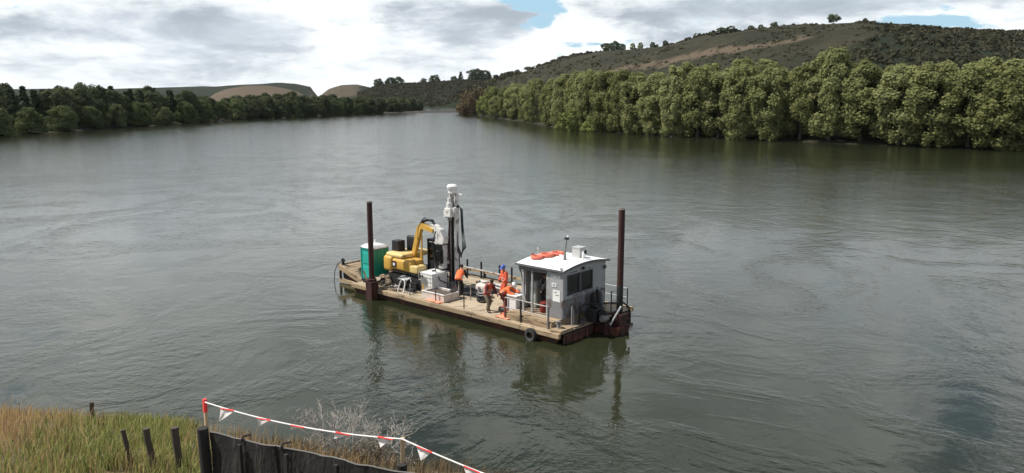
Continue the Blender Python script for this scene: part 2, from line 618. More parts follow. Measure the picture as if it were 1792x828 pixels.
# ------------------------------------------------------------------ photograph -> ground helpers
def ray(px, py):
    u, v = (px - PCX) / FPX, -(py - PCY) / FPX
    return np.array([u, math.cos(PITCH) + v * math.sin(PITCH), -math.sin(PITCH) + v * math.cos(PITCH)])


def at_z(px, py, z=0.0):
    r = ray(px, py)
    t = (z - CAM_H) / r[2]
    return np.array([0, 0, CAM_H]) + r * t


def at_y(px, py, y):
    r = ray(px, py)
    return np.array([0, 0, CAM_H]) + r * (y / r[1])


# ================================================================== GROUND, HILLS, WATER
LY = [-200, 0, 60, 100, 150, 217, 262, 388, 567, 650, 690, 760, 900, 960, 1000, 7000]
LX = [-900, -600, -400, -220, -165, -144, -141, -140, -106, -78, -74, -85, -103, -112, 200, 200]
RY = [-200, 0, 60, 120, 160, 170, 216, 277, 476, 600, 690, 900, 960, 1000, 7000]
RX = [420, 270, 190, 134, 106, 92, 48, 18, -19, -38, -46, -59, -62, -300, -300]

# ridge lines: (bearing px in the photograph, distance, crest height px) for each hill
HILLS = {
    'right': dict(px=[780, 815, 850, 900, 940, 985, 1050, 1110, 1180, 1230, 1290, 1380, 1430, 1500, 1560, 1632, 1720, 1800, 1950, 2300],
                  cy=[172, 157, 145, 129, 116, 99, 88, 86, 77, 62, 53, 46, 43, 39, 44, 50, 56, 60, 80, 120],
                  D=[1000, 980, 950, 900, 870, 830, 780, 750, 710, 690, 660, 640, 630, 620, 610, 600, 600, 600, 600, 600], front=360, back=500),
    'centre': dict(px=[560, 640, 660, 700, 740, 780, 830, 870, 930, 1000], cy=[172, 160, 149, 147, 146, 143, 140, 140, 146, 172],
                   D=[1300] * 10, front=330, back=400),
    'dome': dict(px=[545, 575, 600, 625, 650, 680], cy=[172, 156, 149, 148, 153, 172], D=[1750] * 6, front=420, back=400),
    'tan': dict(px=[355, 375, 400, 430, 470, 500, 520, 560], cy=[172, 164, 155, 150, 150, 155, 160, 172], D=[1500] * 8, front=420, back=400),
    'leftback': dict(px=[-200, 0, 200, 330, 380, 430, 490, 520, 545, 560], cy=[160, 156, 155, 152, 151, 149, 145, 146, 152, 172], D=[2300] * 10, front=500, back=600),
}


def ss(t):
    t = np.clip(t, 0, 1)
    return t * t * (3 - 2 * t)


def hill_part(x, y, h):
    d = np.sqrt(x * x + y * y)
    b = x / np.maximum(y, 1.0)
    bt = [float(ray(p, HOR)[0] / ray(p, HOR)[1]) for p in h['px']]
    D = np.interp(b, bt, h['D'])
    tops = [at_y(q, c, Di)[2] - (2.0 if Di < 1000 else 0.5) for q, c, Di in zip(h['px'], h['cy'], h['D'])]
    tops = [0 if c >= 171 else t for c, t in zip(h['cy'], tops)]
    # the distances are measured along y
    Hh = np.interp(b, bt, tops)
    k = y - D
    prof = np.where(k < 0, ss(1 + k / h['front']), ss(1 - k / h['back']))
    return np.where(y > 50, Hh * prof, 0.0)


def shore_d(x, y):
    """signed distance-like value: positive on land"""
    xl = np.interp(y, LY, LX)
    xr = np.interp(y, RY, RX)
    return np.maximum((xl - x) * 0.8, (x - xr) * 0.8)


def fbm(x, y, sc, octv=4, seed=0.0):
    out = np.zeros_like(x)
    it = np.nditer([x, y], flags=['multi_index'])
    for a, b in it:
        out[it.multi_index] = mnoise.fractal(Vector((float(a) * sc + seed, float(b) * sc, seed)), 1.0, 2.0, octv)
    return out


def ground_h(x, y, rough=True):
    m = shore_d(x, y)
    z = np.where(m > 0, np.minimum(1.3, m * 0.22), np.maximum(-2.5, m * 0.3))
    hh = np.zeros_like(z)
    for h in HILLS.values():
        hh = np.maximum(hh, hill_part(x, y, h))
    if rough:
        hh = hh * (1 + 0.05 * fbm(x, y, 0.012, 4))
    land = ss(m / 30.0)
    return z + np.maximum(0, hh - 1.0) * land


def spaced(lo, hi, n, c, k):
    t = np.linspace(math.asinh((lo - c) / k), math.asinh((hi - c) / k), n)
    return c + k * np.sinh(t)


gx = spaced(-4500, 4500, 300, 60, 420)
gy = np.concatenate([np.linspace(-200, 100, 20)[:-1], spaced(100, 7000, 250, 420, 420)])
GX, GY = np.meshgrid(gx, gy)
GZ = ground_h(GX, GY)
ny, nx = GX.shape
idx = np.arange(nx * ny).reshape(ny, nx)
gquads = np.stack([idx[:-1, :-1], idx[:-1, 1:], idx[1:, 1:], idx[1:, :-1]], -1).reshape(-1, 4)

# what grows where: pasture / dry grass (0..1) and dark bush (0..1), from the place itself
pxs = lambda x, y: PCX + FPX * (x / np.maximum(y, 1)) * 1.0 / 1.0 * (math.cos(PITCH) + 0.178 * math.sin(PITCH)) ** -1 * 0.985
BEAR = pxs(GX, GY)
HREL = GZ
n_a = fbm(GX, GY, 0.006, 4, 3.3)
n_b = fbm(GX, GY, 0.02, 3, 7.7)
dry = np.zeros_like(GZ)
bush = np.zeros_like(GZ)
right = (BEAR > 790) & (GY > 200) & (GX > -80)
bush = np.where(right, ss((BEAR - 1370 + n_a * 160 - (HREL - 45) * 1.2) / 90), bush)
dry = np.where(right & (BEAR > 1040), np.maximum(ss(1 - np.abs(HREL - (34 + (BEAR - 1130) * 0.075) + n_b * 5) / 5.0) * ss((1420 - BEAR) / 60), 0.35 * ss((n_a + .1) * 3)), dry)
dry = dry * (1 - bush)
centre = (GY > 850) & (BEAR > 640) & (BEAR < 900) & ~right
bush = np.where(centre | ((GY > 850) & (BEAR > 700) & (BEAR < 905)), 0.95, bush)
tanz = (GY > 1000) & (GY < 1720) & (BEAR > 340) & (BEAR < 545)
dry = np.where(tanz, 0.95, dry)
dry = np.where((GY > 1250) & (BEAR > 545) & (BEAR < 655), 0.6, dry)
bush = np.where((GY > 1750) & (BEAR < 560), 1.0, bush)
flat = (HREL < 3.5)
dry = np.where(flat, np.where(GY > 850, 0.0, 0.25), dry)
bush = np.where(flat & (GY > 900), 1.0, bush)
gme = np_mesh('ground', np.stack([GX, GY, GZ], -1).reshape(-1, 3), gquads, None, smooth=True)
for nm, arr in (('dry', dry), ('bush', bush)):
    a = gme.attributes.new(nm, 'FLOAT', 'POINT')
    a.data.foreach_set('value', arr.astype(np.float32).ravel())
gm = bpy.data.materials.new('hill_ground')
gm.use_nodes = True
t = NT(gm.node_tree)
b = t.n['Principled BSDF']
co = t.new('ShaderNodeTexCoord').outputs['Object']
nA = t.noise(co, 0.02, 8, 0.65)
nB = t.noise(co, 0.12, 6, 0.7)
c = t.mix(t.ramp(nA, 0.35, 0.65), (0.026, 0.027, 0.017), (0.047, 0.043, 0.027))  # hill ground kept dim: cloud shadow over the hills is put into the colour
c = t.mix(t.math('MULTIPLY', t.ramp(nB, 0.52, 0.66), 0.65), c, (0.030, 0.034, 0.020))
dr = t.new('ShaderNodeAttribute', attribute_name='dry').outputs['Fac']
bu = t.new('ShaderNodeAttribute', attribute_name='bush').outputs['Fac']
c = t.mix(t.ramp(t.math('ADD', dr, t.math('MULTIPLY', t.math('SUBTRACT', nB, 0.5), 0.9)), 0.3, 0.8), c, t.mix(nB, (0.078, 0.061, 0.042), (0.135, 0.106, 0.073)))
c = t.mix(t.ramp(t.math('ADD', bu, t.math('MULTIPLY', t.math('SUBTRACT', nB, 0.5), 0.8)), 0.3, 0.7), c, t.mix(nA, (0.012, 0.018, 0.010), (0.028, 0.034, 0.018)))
t.link(c, b.inputs['Base Color'])
b.inputs['Roughness'].default_value = 0.95
b.inputs['Specular IOR Level'].default_value = 0.1
bp = t.new('ShaderNodeBump')
bp.inputs['Strength'].default_value = 0.8
bp.inputs['Distance'].default_value = 3.0
t.link(nB, bp.inputs['Height'])
t.link(bp.outputs[0], b.inputs['Normal'])
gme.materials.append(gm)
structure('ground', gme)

# ---- river water
wm = bpy.data.materials.new('river_water')
wm.use_nodes = True
t = NT(wm.node_tree)
b = t.n['Principled BSDF']
co = t.new('ShaderNodeTexCoord').outputs['Object']
patch = t.noise(t.mapping(co, scale=(1, 0.55, 1), rot=(0, 0, R(12))), 0.075, 4, 0.55, 0.8)
patch2 = t.noise(t.mapping(co, scale=(1, 0.5, 1), loc=(31, 7, 0)), 0.022, 3, 0.5, 0.5)
wcol = t.mix(t.ramp(patch, 0.35, 0.7), (0.017, 0.021, 0.0095), (0.026, 0.030, 0.015))
t.link(wcol, b.inputs['Base Color'])
b.inputs['IOR'].default_value = 1.33
b.inputs['Roughness'].default_value = 0.06
b.inputs['Specular IOR Level'].default_value = 0.62
r1 = t.noise(t.mapping(co, scale=(1.0, 1.15, 1), rot=(0, 0, R(20))), 1.7, 4, 0.6, 0.3)
r2 = t.noise(t.mapping(co, scale=(0.9, 1.2, 1), rot=(0, 0, R(-14))), 0.42, 3, 0.5, 0.5)
r3 = t.noise(t.mapping(co, scale=(1, 1.6, 1), rot=(0, 0, R(35)), loc=(4, 9, 0)), 4.2, 2, 0.5)
swirl = t.noise(t.mapping(co, scale=(1, 0.8, 1), loc=(5, 3, 0), rot=(0, 0, R(25))), 0.11, 5, 0.6, 2.2)
calm = t.math('ADD', t.math('MULTIPLY', t.ramp(swirl, 0.42, 0.64), 0.90), 0.10)
near_ = t.new('ShaderNodeSeparateXYZ')
t.link(co, near_.inputs[0])
far_f = t.ramp(near_.outputs[1], 26.0, 110.0)
calm = t.math('ADD', t.math('MULTIPLY', calm, t.math('SUBTRACT', 1.0, far_f)), t.math('MULTIPLY', far_f, t.math('ADD', 1.15, t.math('MULTIPLY', calm, 0.55))))
# an upwelling boil to the left of the barge
bxy = [float(q) for q in at_z(262, 490)[:2]]
sp_ = t.new('ShaderNodeSeparateXYZ')
t.link(co, sp_.inputs[0])
wob = t.math('MULTIPLY', t.math('SUBTRACT', r2, 0.5), 3.0)
dd_ = t.math('ADD', wob, t.math('SQRT', t.math('ADD', t.math('POWER', t.math('SUBTRACT', sp_.outputs[0], bxy[0]), 2.0), t.math('POWER', t.math('SUBTRACT', sp_.outputs[1], bxy[1]), 2.0))))
calm = t.math('MULTIPLY', calm, t.math('ADD', 0.12, t.math('MULTIPLY', t.ramp(dd_, 2.0, 3.2), 0.88)))
hgt = t.math('ADD', t.math('MULTIPLY', r1, 0.036), t.math('MULTIPLY', r3, 0.010))
hgt = t.math('MULTIPLY', hgt, calm)
hgt = t.math('ADD', hgt, t.math('MULTIPLY', r2, t.math('SUBTRACT', 0.030, t.math('MULTIPLY', far_f, 0.014))))
bp = t.new('ShaderNodeBump')
bp.inputs['Strength'].default_value = 1.0
bp.inputs['Distance'].default_value = 1.0
t.link(hgt, bp.inputs['Height'])
t.link(bp.outputs[0], b.inputs['Normal'])
wme = bpy.data.meshes.new('water')
wme.from_pydata([(-4400, -150, 0), (4400, -150, 0), (4400, 6900, 0), (-4400, 6900, 0)], [], [(0, 1, 2, 3)])
wme.materials.append(wm)
structure('water', wme)

# ---- near bank (the slope below the camera)
NSX = [-120, -70, -40, -25, -14.5, -10, -6.5, -1.5, 4, 12, 40, 90]
NSY = [50, 36, 28, 25.0, 23.9, 23.3, 21.9, 20.4, 18.4, 15.5, 9, 2]
BKS = [-12, -3, 0, 0.8, 3.0, 6.0, 8.5, 11.0, 13.5, 16.0, 18.5, 21, 60]
BKZ = [-2.4, -1.1, 0, 0.55, 1.55, 2.65, 3.45, 4.2, 5.0, 6.1, 7.6, 8.9, 9.1]


def bank_h(x, y):
    x = np.asarray(x, float)
    y = np.asarray(y, float)
    s = np.interp(x, NSX, NSY) - y
    return np.interp(s, BKS, BKZ)


bx = np.concatenate([np.linspace(-120, -30, 30)[:-1], np.linspace(-30, 14, 130), np.linspace(14, 90, 30)[1:]])
byy = np.concatenate([np.linspace(-40, 2, 12)[:-1], np.linspace(2, 34, 110), np.linspace(34, 75, 30)[1:]])
X2, Y2 = np.meshgrid(bx, byy)
Z2 = bank_h(X2, Y2)
Z2 = Z2 + 0.13 * fbm(X2, Y2, 0.7, 4, 1.1) * ss((Z2 + .6) / 1.0)
i2 = np.arange(X2.size).reshape(X2.shape)
q2 = np.stack([i2[:-1, :-1], i2[:-1, 1:], i2[1:, 1:], i2[1:, :-1]], -1).reshape(-1, 4)
bme = np_mesh('river_bank', np.stack([X2, Y2, Z2], -1).reshape(-1, 3), q2, None, smooth=True)
em = bpy.data.materials.new('bank_earth')
em.use_nodes = True
t = NT(em.node_tree)
b = t.n['Principled BSDF']
co = t.new('ShaderNodeTexCoord').outputs['Object']
nA = t.noise(co, 0.8, 7, 0.65)
nB = t.noise(co, 6, 6, 0.7)
c = t.mix(t.ramp(nA, 0.4, 0.62), (0.16, 0.115, 0.065), (0.085, 0.075, 0.04))
c = t.mix(t.ramp(nB, 0.5, 0.7), c, (0.06, 0.045, 0.03))
t.link(c, b.inputs['Base Color'])
b.inputs['Roughness'].default_value = 0.95
bp = t.new('ShaderNodeBump')
bp.inputs['Strength'].default_value = 0.7
bp.inputs['Distance'].default_value = 0.08
t.link(nB, bp.inputs['Height'])
t.link(bp.outputs[0], b.inputs['Normal'])
bme.materials.append(em)
structure('river_bank', bme)


# ================================================================== TREES
def unit(n, g):
    v = g.normal(size=(n, 3))
    return v / np.linalg.norm(v, axis=1, keepdims=True)


def leaf_quads(P, N, size, g, aspect=0.7):
    """one small diamond per point, facing N"""
    n = len(P)
    t1 = np.cross(N, unit(n, g))
    t1 /= np.maximum(np.linalg.norm(t1, axis=1, keepdims=True), 1e-6)
    t2 = np.cross(N, t1)
    s = (size * g.uniform(0.6, 1.35, n))[:, None]
    V = np.stack([P + t1 * s, P + t2 * s * aspect, P - t1 * s, P - t2 * s * aspect], 1).reshape(-1, 3)
    Q = np.arange(4 * n).reshape(n, 4)
    return V, Q


def crown(name, mat, Ht, Rr, env, nclump, nleaf, leaf, seed, rc=(0.20, 0.34), inner=0.45, z0=0.05, jit=0.45, zs=0.9):
    """crown of leafy clumps spread through an uneven envelope; env(t) is the radius factor at height t"""
    g = np.random.default_rng(seed)
    lob = g.uniform(0, 6.28, 4)
    cs, rs = [], []
    for i in range(nclump):
        tt = z0 + (0.97 - z0) * ((i + g.uniform(0, 1)) / nclump)
        a = g.uniform(0, 2 * math.pi)
        r_env = env(tt) * Rr * (1 + 0.16 * math.sin(2 * a + lob[0]) + 0.13 * math.sin(3 * a + lob[1] + 4 * tt))
        q = g.uniform(inner, 1.0) ** 0.6
        rcl = Rr * g.uniform(*rc) * (0.75 + 0.5 * env(tt))
        rr = max(0.0, r_env - rcl * 0.6) * q
        cs.append((rr * math.cos(a), rr * math.sin(a), tt * Ht))
        rs.append(rcl)
    cs, rs = np.array(cs), np.array(rs)
    w_ = rs ** 2
    k = g.choice(nclump, nleaf, p=w_ / w_.sum())
    d = unit(nleaf, g)
    # leaves sit on the outside and top of each clump
    out = cs[k].copy()
    out[:, 2] = (out[:, 2] - Ht * 0.45) * 0.6
    out /= np.maximum(np.linalg.norm(out, axis=1, keepdims=True), 1e-6)
    d = d + out * 0.65 + np.array([0, 0, 0.22])
    d /= np.linalg.norm(d, axis=1, keepdims=True)
    P = cs[k] + d * (rs[k] * g.uniform(0.45, 1.20, nleaf))[:, None] * np.array([1, 1, zs])
    N = d + jit * g.normal(size=(nleaf, 3))
    N /= np.linalg.norm(N, axis=1, keepdims=True)
    P[:, 2] = np.maximum(P[:, 2], 0.15)
    V, Q = leaf_quads(P, N, leaf, g)
    ct = g.uniform(0.15, 0.85, nclump)
    tint = np.clip(ct[k] * 0.6 + g.uniform(0, 0.45, nleaf), 0, 1)
    return np_mesh(name, V, Q, mat, tint)


def trunk_mesh(name, mat, Ht, r, seed, limbs=6, z_l=0.25, spread=0.25):
    g = random.Random(seed)
    mb = MB()
    pts = [(0, 0, -0.8)]
    x = y = 0
    for i in range(1, 7):
        x += g.uniform(-.03, .03) * Ht * .3
        y += g.uniform(-.03, .03) * Ht * .3
        pts.append((x, y, Ht * 0.85 * i / 6))
    mb.tube(pts, [r * 1.25] + [r * (1 - 0.14 * i) for i in range(1, 7)], 7)
    for k in range(limbs):
        i = 1 + k % 4
        p = Vector(pts[i])
        a = g.uniform(0, 6.28)
        L = Ht * spread * g.uniform(.7, 1.2)
        e = p + Vector((math.cos(a) * L, math.sin(a) * L, L * g.uniform(.5, 1.0)))
        mid = (p + e) / 2 + Vector((0, 0, -L * .08))
        mb.tube([p, mid, e], [r * .45, r * .3, r * .12], 5)
    return mb.mesh(name, mat, smooth=True)


def env_willow(t):
    return (0.62 + 0.38 * math.sin(math.pi * min(1, t * 0.85 + 0.05))) * (1 if t < 0.62 else max(0.12, math.sqrt(max(0, 1 - ((t - 0.62) / 0.40) ** 2))))


def env_round(t):
    return max(0.15, math.sqrt(max(0, 1 - ((t - 0.48) / 0.54) ** 2)))


def env_bush(t):
    return max(0.2, math.sqrt(max(0, 1 - (max(0, t - 0.15) / 0.87) ** 2)))


def env_cone(t):
    return max(0.08, 1.02 - t) ** 0.8


def env_umbrella(t):
    return max(0.1, math.sqrt(max(0, 1 - ((t - 0.72) / 0.30) ** 2)) if t > 0.45 else 0.25)


KIND = {}


def kind(name, mat, bark, Ht, Rr, env, var, nclump, nleaf, leaf, tr, **kw):
    L = []
    for i in range(var):
        kk_ = dict(kw)
        if name == 'willow' and i % 3 == 2:
            kk_['z0'] = 0.10
        L.append((crown('crown', mat, Ht, Rr, env, nclump, nleaf, leaf, hash_(name) + i, **kk_), trunk_mesh('trunk', bark, Ht, tr, hash_(name) + i)))
    KIND[name] = (L, Ht, Rr)


def hash_(s):
    return sum((i + 3) * ord(ch) for i, ch in enumerate(s)) % 9973


kind('willow', 'willow_leaf', 'bark', 20, 5.6, env_willow, 6, 105, 16000, 0.32, 0.42, rc=(0.13, 0.31), inner=0.55, jit=0.42, zs=1.15)
kind('poplar', 'willow_leaf', 'bark', 20, 4.2, env_willow, 3, 80, 10500, 0.27, 0.36, rc=(0.16, 0.34), inner=0.5, jit=0.50, zs=1.3)
kind('pale', 'pale_leaf', 'bark', 14, 5.0, env_round, 2, 50, 4500, 0.38, 0.3)
kind('shore_bush', 'pale_leaf', 'bark', 5, 4.0, env_bush, 2, 34, 3000, 0.28, 0.12)
kind('bush', 'mid_leaf', 'bark_dark', 9, 5.6, env_bush, 5, 70, 6500, 0.34, 0.25, rc=(0.14, 0.32))
kind('dark', 'dark_leaf', 'bark_dark', 14, 5.2, env_round, 5, 80, 6500, 0.36, 0.3, rc=(0.14, 0.32), zs=1.05)
kind('pine', 'pine_leaf', 'bark_dark', 17, 3.8, env_cone, 3, 70, 4200, 0.42, 0.3, rc=(0.18, 0.30), z0=0.12)
kind('umbrella', 'dark_leaf', 'bark_dark', 14, 5.5, env_umbrella, 2, 30, 2200, 0.45, 0.3, z0=0.45)
kind('dry_bush', 'dry_leaf', 'bark', 5, 4.0, env_bush, 2, 34, 2200, 0.30, 0.12)

ORD = ['first', 'second', 'third', 'fourth', 'fifth', 'sixth', 'seventh', 'eighth', 'ninth', 'tenth', 'eleventh', 'twelfth', 'thirteenth', 'fourteenth', 'fifteenth', 'sixteenth',
       'seventeenth', 'eighteenth', 'nineteenth', 'twentieth', 'twenty-first', 'twenty-second', 'twenty-third', 'twenty-fourth', 'twenty-fifth', 'twenty-sixth', 'twenty-seventh',
       'twenty-eighth', 'twenty-ninth', 'thirtieth', 'thirty-first', 'thirty-second', 'thirty-third', 'thirty-fourth', 'thirty-fifth', 'thirty-sixth', 'thirty-seventh', 'thirty-eighth',
       'thirty-ninth', 'fortieth', 'forty-first', 'forty-second', 'forty-third', 'forty-fourth', 'forty-fifth']
tcount = [0]
PROTO = {}


def plant(kd, x, y, height, width, name, label, cat, group=None, z=None):
    """one tree of its own: an Empty with its trunk and crown, copied from the first of its shape"""
    L, Ht, Rr = KIND[kd]
    tcount[0] += 1
    i = (tcount[0] * 7 + int(x * 3)) % len(L)
    key = (kd, i)
    if key not in PROTO:
        r0 = bpy.data.objects.new(name, None)
        c0 = bpy.data.objects.new('crown', L[i][0])
        k0 = bpy.data.objects.new('trunk', L[i][1])
        PROTO[key] = (r0, c0, k0)
        r, cc, kk = r0, c0, k0
    else:
        r, cc, kk = (o.copy() for o in PROTO[key])
        r.name = name
    for o in (r, cc, kk):
        COL.objects.link(o)
    cc.parent = r
    kk.parent = r
    if z is None:
        z = float(ground_h(np.array([[x]]), np.array([[y]]), True)[0, 0])
        z = max(z, 0.05)
        if 'ridge' in name:
            z -= height * .24
    r.location = (x, y, z)
    if 'ridge' not in name:
        height *= 0.94
    sz = height / Ht
    sw = width / (2 * Rr)
    r.scale = (sw, sw, sz)
    r.rotation_euler = (0, 0, random.uniform(0, 6.28))
    r['label'] = label
    r['category'] = cat
    if group:
        r['group'] = group
    return r


def from_px(px, base_y, top_y, back=0.0):
    """foot and height of a tree whose waterline foot is at (px, base_y) and whose top reaches top_y"""
    p = at_z(px, base_y, 0.3)
    p = p * (1 + back / max(1, p[1]))
    top = at_y(px, top_y, p[1])[2]
    return p[0], p[1], top


def base_right(px):
    return float(np.interp(px, [800, 840, 900, 985, 1050, 1100, 1200, 1300, 1400, 1500, 1632, 1792, 2000], [198.5, 203, 210, 224, 230, 234, 240, 244, 247, 252, 258, 264, 274]))


def top_right(px):
    return float(np.interp(px, [840, 870, 900, 950, 1000, 1050, 1100, 1150, 1180, 1210, 1245, 1290, 1330, 1390, 1425, 1450, 1475, 1510, 1560, 1600, 1660, 1720, 1780, 1900],
                           [166, 160, 148, 138, 122, 118, 122, 128, 112, 109, 119, 104, 108, 120, 114, 84, 112, 113, 114, 106, 114, 106, 112, 100]))


# waterside row on the right bank
xs = []
px = 868.0
while px < 1850:
    xs.append(px)
    px += float(np.interp(px, [860, 1000, 1150, 1300, 1500, 1800], [17, 26, 36, 46, 58, 68])) * random.uniform(0.85, 1.15)
snap = {1450: None}
k0 = min(range(len(xs)), key=lambda i: abs(xs[i] - 1450))
xs[k0] = 1450
for i, px in enumerate(xs):
    by_ = base_right(px) - random.uniform(0.0, 1.5)
    ty = top_right(px) + random.uniform(-3, 9) if px != 1450 else 84
    x, y, h = from_px(px, by_, ty, back=4)
    wd = float(np.interp(px, [860, 1000, 1300, 1700], [9.0, 9.5, 11.0, 12.5])) * random.uniform(0.9, 1.15)
    look = 'tallest bright green willow, its domed top standing over the rest' if px == 1450 else ('yellow-green willow trailing to the water' if random.random() < .5 else 'olive green willow with billowing leafy clumps')
    if px == 1450:
        lab = look + ' of the right bank row'
    else:
        lab = f'{look}, {ORD[i]} from the far end of the front row'
    plant(random.choice(['willow', 'willow', 'willow', 'poplar']) if px > 980 else random.choice(['willow', 'poplar']), x, y, h, wd, 'willow_tree', lab, 'tree', 'willows along the right bank')
# second row just behind it
xs = []
px = 905.0
while px < 1850:
    xs.append(px)
    px += float(np.interp(px, [860, 1000, 1150, 1300, 1500, 1800], [26, 34, 42, 52, 64, 76])) * random.uniform(0.85, 1.15)
for i, px in enumerate(xs):
    x, y, h = from_px(px, base_right(px), top_right(px) + random.uniform(-3, 6), back=14)
    plant(random.choice(['willow', 'poplar']), x, y, h, random.uniform(10, 12.5), 'willow_tree', f'willow showing only its crown, {ORD[i]} from the left behind the front row', 'tree',
          'willows behind the right bank front row')
# pale shrubs at the water's edge
for i, (px, by_, ty, wd, lab) in enumerate(((862, 204, 152, 12, 'bright yellow-green round tree at the far end of the right bank willows'),
                                             (845, 202, 168, 9, 'small yellow-green tree beside the brown scrubby point across the river'),
                                             (945, 212, 203, 6, 'small pale green shrub low on the water under the far willows'),
                                             (1010, 226, 190, 11, 'largest pale green shrub spilling onto the water before the willows'),
                                             (1043, 228, 203, 10, 'flat pale green shrub just right of the largest waterside shrub'),
                                             (985, 224, 212, 6, 'low light green shrub just left of the largest waterside shrub'))):
    x, y, h = from_px(px, by_, ty)
    y -= 2
    plant('pale' if i < 2 else 'shore_bush', x, y, h, wd, 'pale_tree' if i < 2 else 'shore_shrub', lab, 'tree' if i < 2 else 'shrub', None if i < 2 else 'pale shrubs at the right waterside', z=0.05 if i > 1 else None)
# dry brown scrub on the point
for i, (px, by_, ty) in enumerate(((814, 199, 180), (822, 200, 170), (830, 198, 161), (842, 196, 158), (818, 197, 163))):
    x, y, h = from_px(px, by_, ty, back=(0, 0, 25, 50, 60)[i])
    plant('dry_bush', x, y, max(3, h), 13, 'dry_shrub', ['low reddish brown bush at the tip of the far point', 'brown bush beside the yellow-green tree on the far point', 'tall brown bush crowning the far point',
                                                    'brown bush behind the yellow-green tree of the far point', 'dull brown bush at the back of the far point'][i], 'shrub', 'dry brown scrub on the far point')

# left bank
def base_left(px):
    return float(np.interp(px, [-150, 0, 160, 280, 400, 500, 640, 700, 742], [247, 239, 227, 219, 210, 206, 199.5, 197.5, 193.5]))


xs = []
px = -60.0
while px < 745:
    xs.append(px)
    px += float(np.interp(px, [0, 160, 300, 500, 740], [52, 44, 34, 26, 20])) * random.uniform(0.85, 1.15)
for i, px in enumerate(xs):
    top = float(np.interp(px, [-60, 60, 160, 250, 330, 370, 420, 450, 520, 600, 650, 700, 742], [188, 191, 189, 184, 184, 178, 170, 186, 182, 180, 180, 172, 174])) + random.uniform(-4, 5)
    x, y, h = from_px(px, base_left(px) - 1.0, top, back=4)
    wd = max(8, h * random.uniform(1.0, 1.3))
    lab = f'{"rounded dark green bush" if i % 2 else "dense mid green bush"} at the water, {ORD[i]} from the left along the left bank'
    plant('bush' if px < 420 else random.choice(['dark', 'bush', 'dark']), x, y, h, wd, 'bank_bush', lab, 'bush', 'bushes along the left bank')
for row, (bk, n_sp, tops, kinds) in enumerate(((22, 1.0, [160, 157, 157, 158, 164, 174, 168, 170, 168, 168, 168, 170, 178], ['pine', 'dark', 'dark']),
                                                (45, 1.15, [156, 154, 154, 155, 161, 174, 170, 168, 166, 166, 166, 168, 178], ['pine', 'pine', 'dark']))):
    xs = []
    px = -50.0 + row * 17
    while px < 735:
        xs.append(px)
        px += n_sp * float(np.interp(px, [0, 160, 300, 500, 740], [36, 32, 26, 21, 17])) * random.uniform(0.8, 1.2)
    for i, px in enumerate(xs):
        if 372 < px < 396:
            continue
        top = float(np.interp(px, [-60, 60, 160, 250, 330, 372, 400, 450, 520, 600, 650, 700, 742], tops)) + random.uniform(-3, 7)
        x, y, h = from_px(px, base_left(px), top, back=bk)
        kd = random.choice(kinds) if px < 350 else 'dark'
        wd = h * (random.uniform(.45, .6) if kd == 'pine' else random.uniform(.75, 1.0))
        nm = 'pine_tree' if kd == 'pine' else 'dark_tree'
        lab = f'{"pointed dark conifer" if kd == "pine" else "round-headed dark tree"}, {ORD[i]} from the left in the {"middle" if row == 0 else "rearmost"} row on the left bank'
        plant(kd, x, y, h, max(7, wd), nm, lab, 'tree', 'trees in the %s row on the left bank' % ('middle' if row == 0 else 'rearmost'))


# trees standing on the ridges
def crest(hname, px):
    h = HILLS[hname]
    D = float(np.interp(px, h['px'], h['D']))
    r_ = ray(px, HOR)
    return r_[0] / r_[1] * D, D


RID = [('right', 922, 7, 'umbrella', 'lone tiny tree on the lowest part of the right hill crest'),
       ('right', 1058, 13, 'umbrella', 'spreading tree at the left of the clump on the hill shoulder'),
       ('right', 1072, 15, 'dark', 'tallest dark tree of the clump on the hill shoulder'),
       ('right', 1085, 9, 'dark', 'short round tree just right of the clump on the hill shoulder'),
       ('right', 1104, 9, 'pale', 'thin grey-green tree on the skyline right of the shoulder clump'),
       ('right', 1117, 10, 'pale', 'second thin grey-green tree on the skyline right of the shoulder clump'),
       ('right', 1138, 7, 'dark', 'small tree between the shoulder clump and the summit hedge'),
       ('right', 1160, 7, 'dark', 'small round tree at the foot of the summit hedge'),
       ('right', 1255, 9, 'umbrella', 'flat-topped tree on the crest left of the bare grassy knoll'),
       ('right', 1270, 9, 'umbrella', 'wide flat-topped tree nearest the bare grassy knoll on the crest'),
       ('right', 1305, 7, 'dark', 'first round bush on the skyline above the grassy knoll'),
       ('right', 1322, 7, 'dark', 'second round bush on the skyline above the grassy knoll'),
       ('right', 1345, 9, 'dark', 'broad low tree where the grassy knoll meets the bush'),
       ('right', 1445, 12, 'umbrella', 'umbrella-shaped tree standing alone on the highest skyline'),
       ('right', 1500, 5, 'dark', 'tiny tree on the summit right of the umbrella tree'),
       ('centre', 664, 13, 'dark', 'leftmost round tree on the far central ridge'),
       ('centre', 684, 15, 'dark', 'second round tree on the far central ridge'),
       ('centre', 699, 15, 'dark', 'third round tree on the far central ridge'),
       ('centre', 743, 9, 'dark', 'low tree left of the domed tree on the central ridge'),
       ('centre', 762, 15, 'dark', 'domed tree midway along the far central ridge'),
       ('centre', 795, 10, 'dark', 'low tree left of the pointed tree on the central ridge'),
       ('centre', 807, 19, 'pine', 'pointed pale conifer on the far central ridge'),
       ('centre', 832, 22, 'dark', 'largest round dark tree on the far central ridge'),
       ('centre', 848, 19, 'dark', 'big round tree joined to the largest one on the central ridge')]
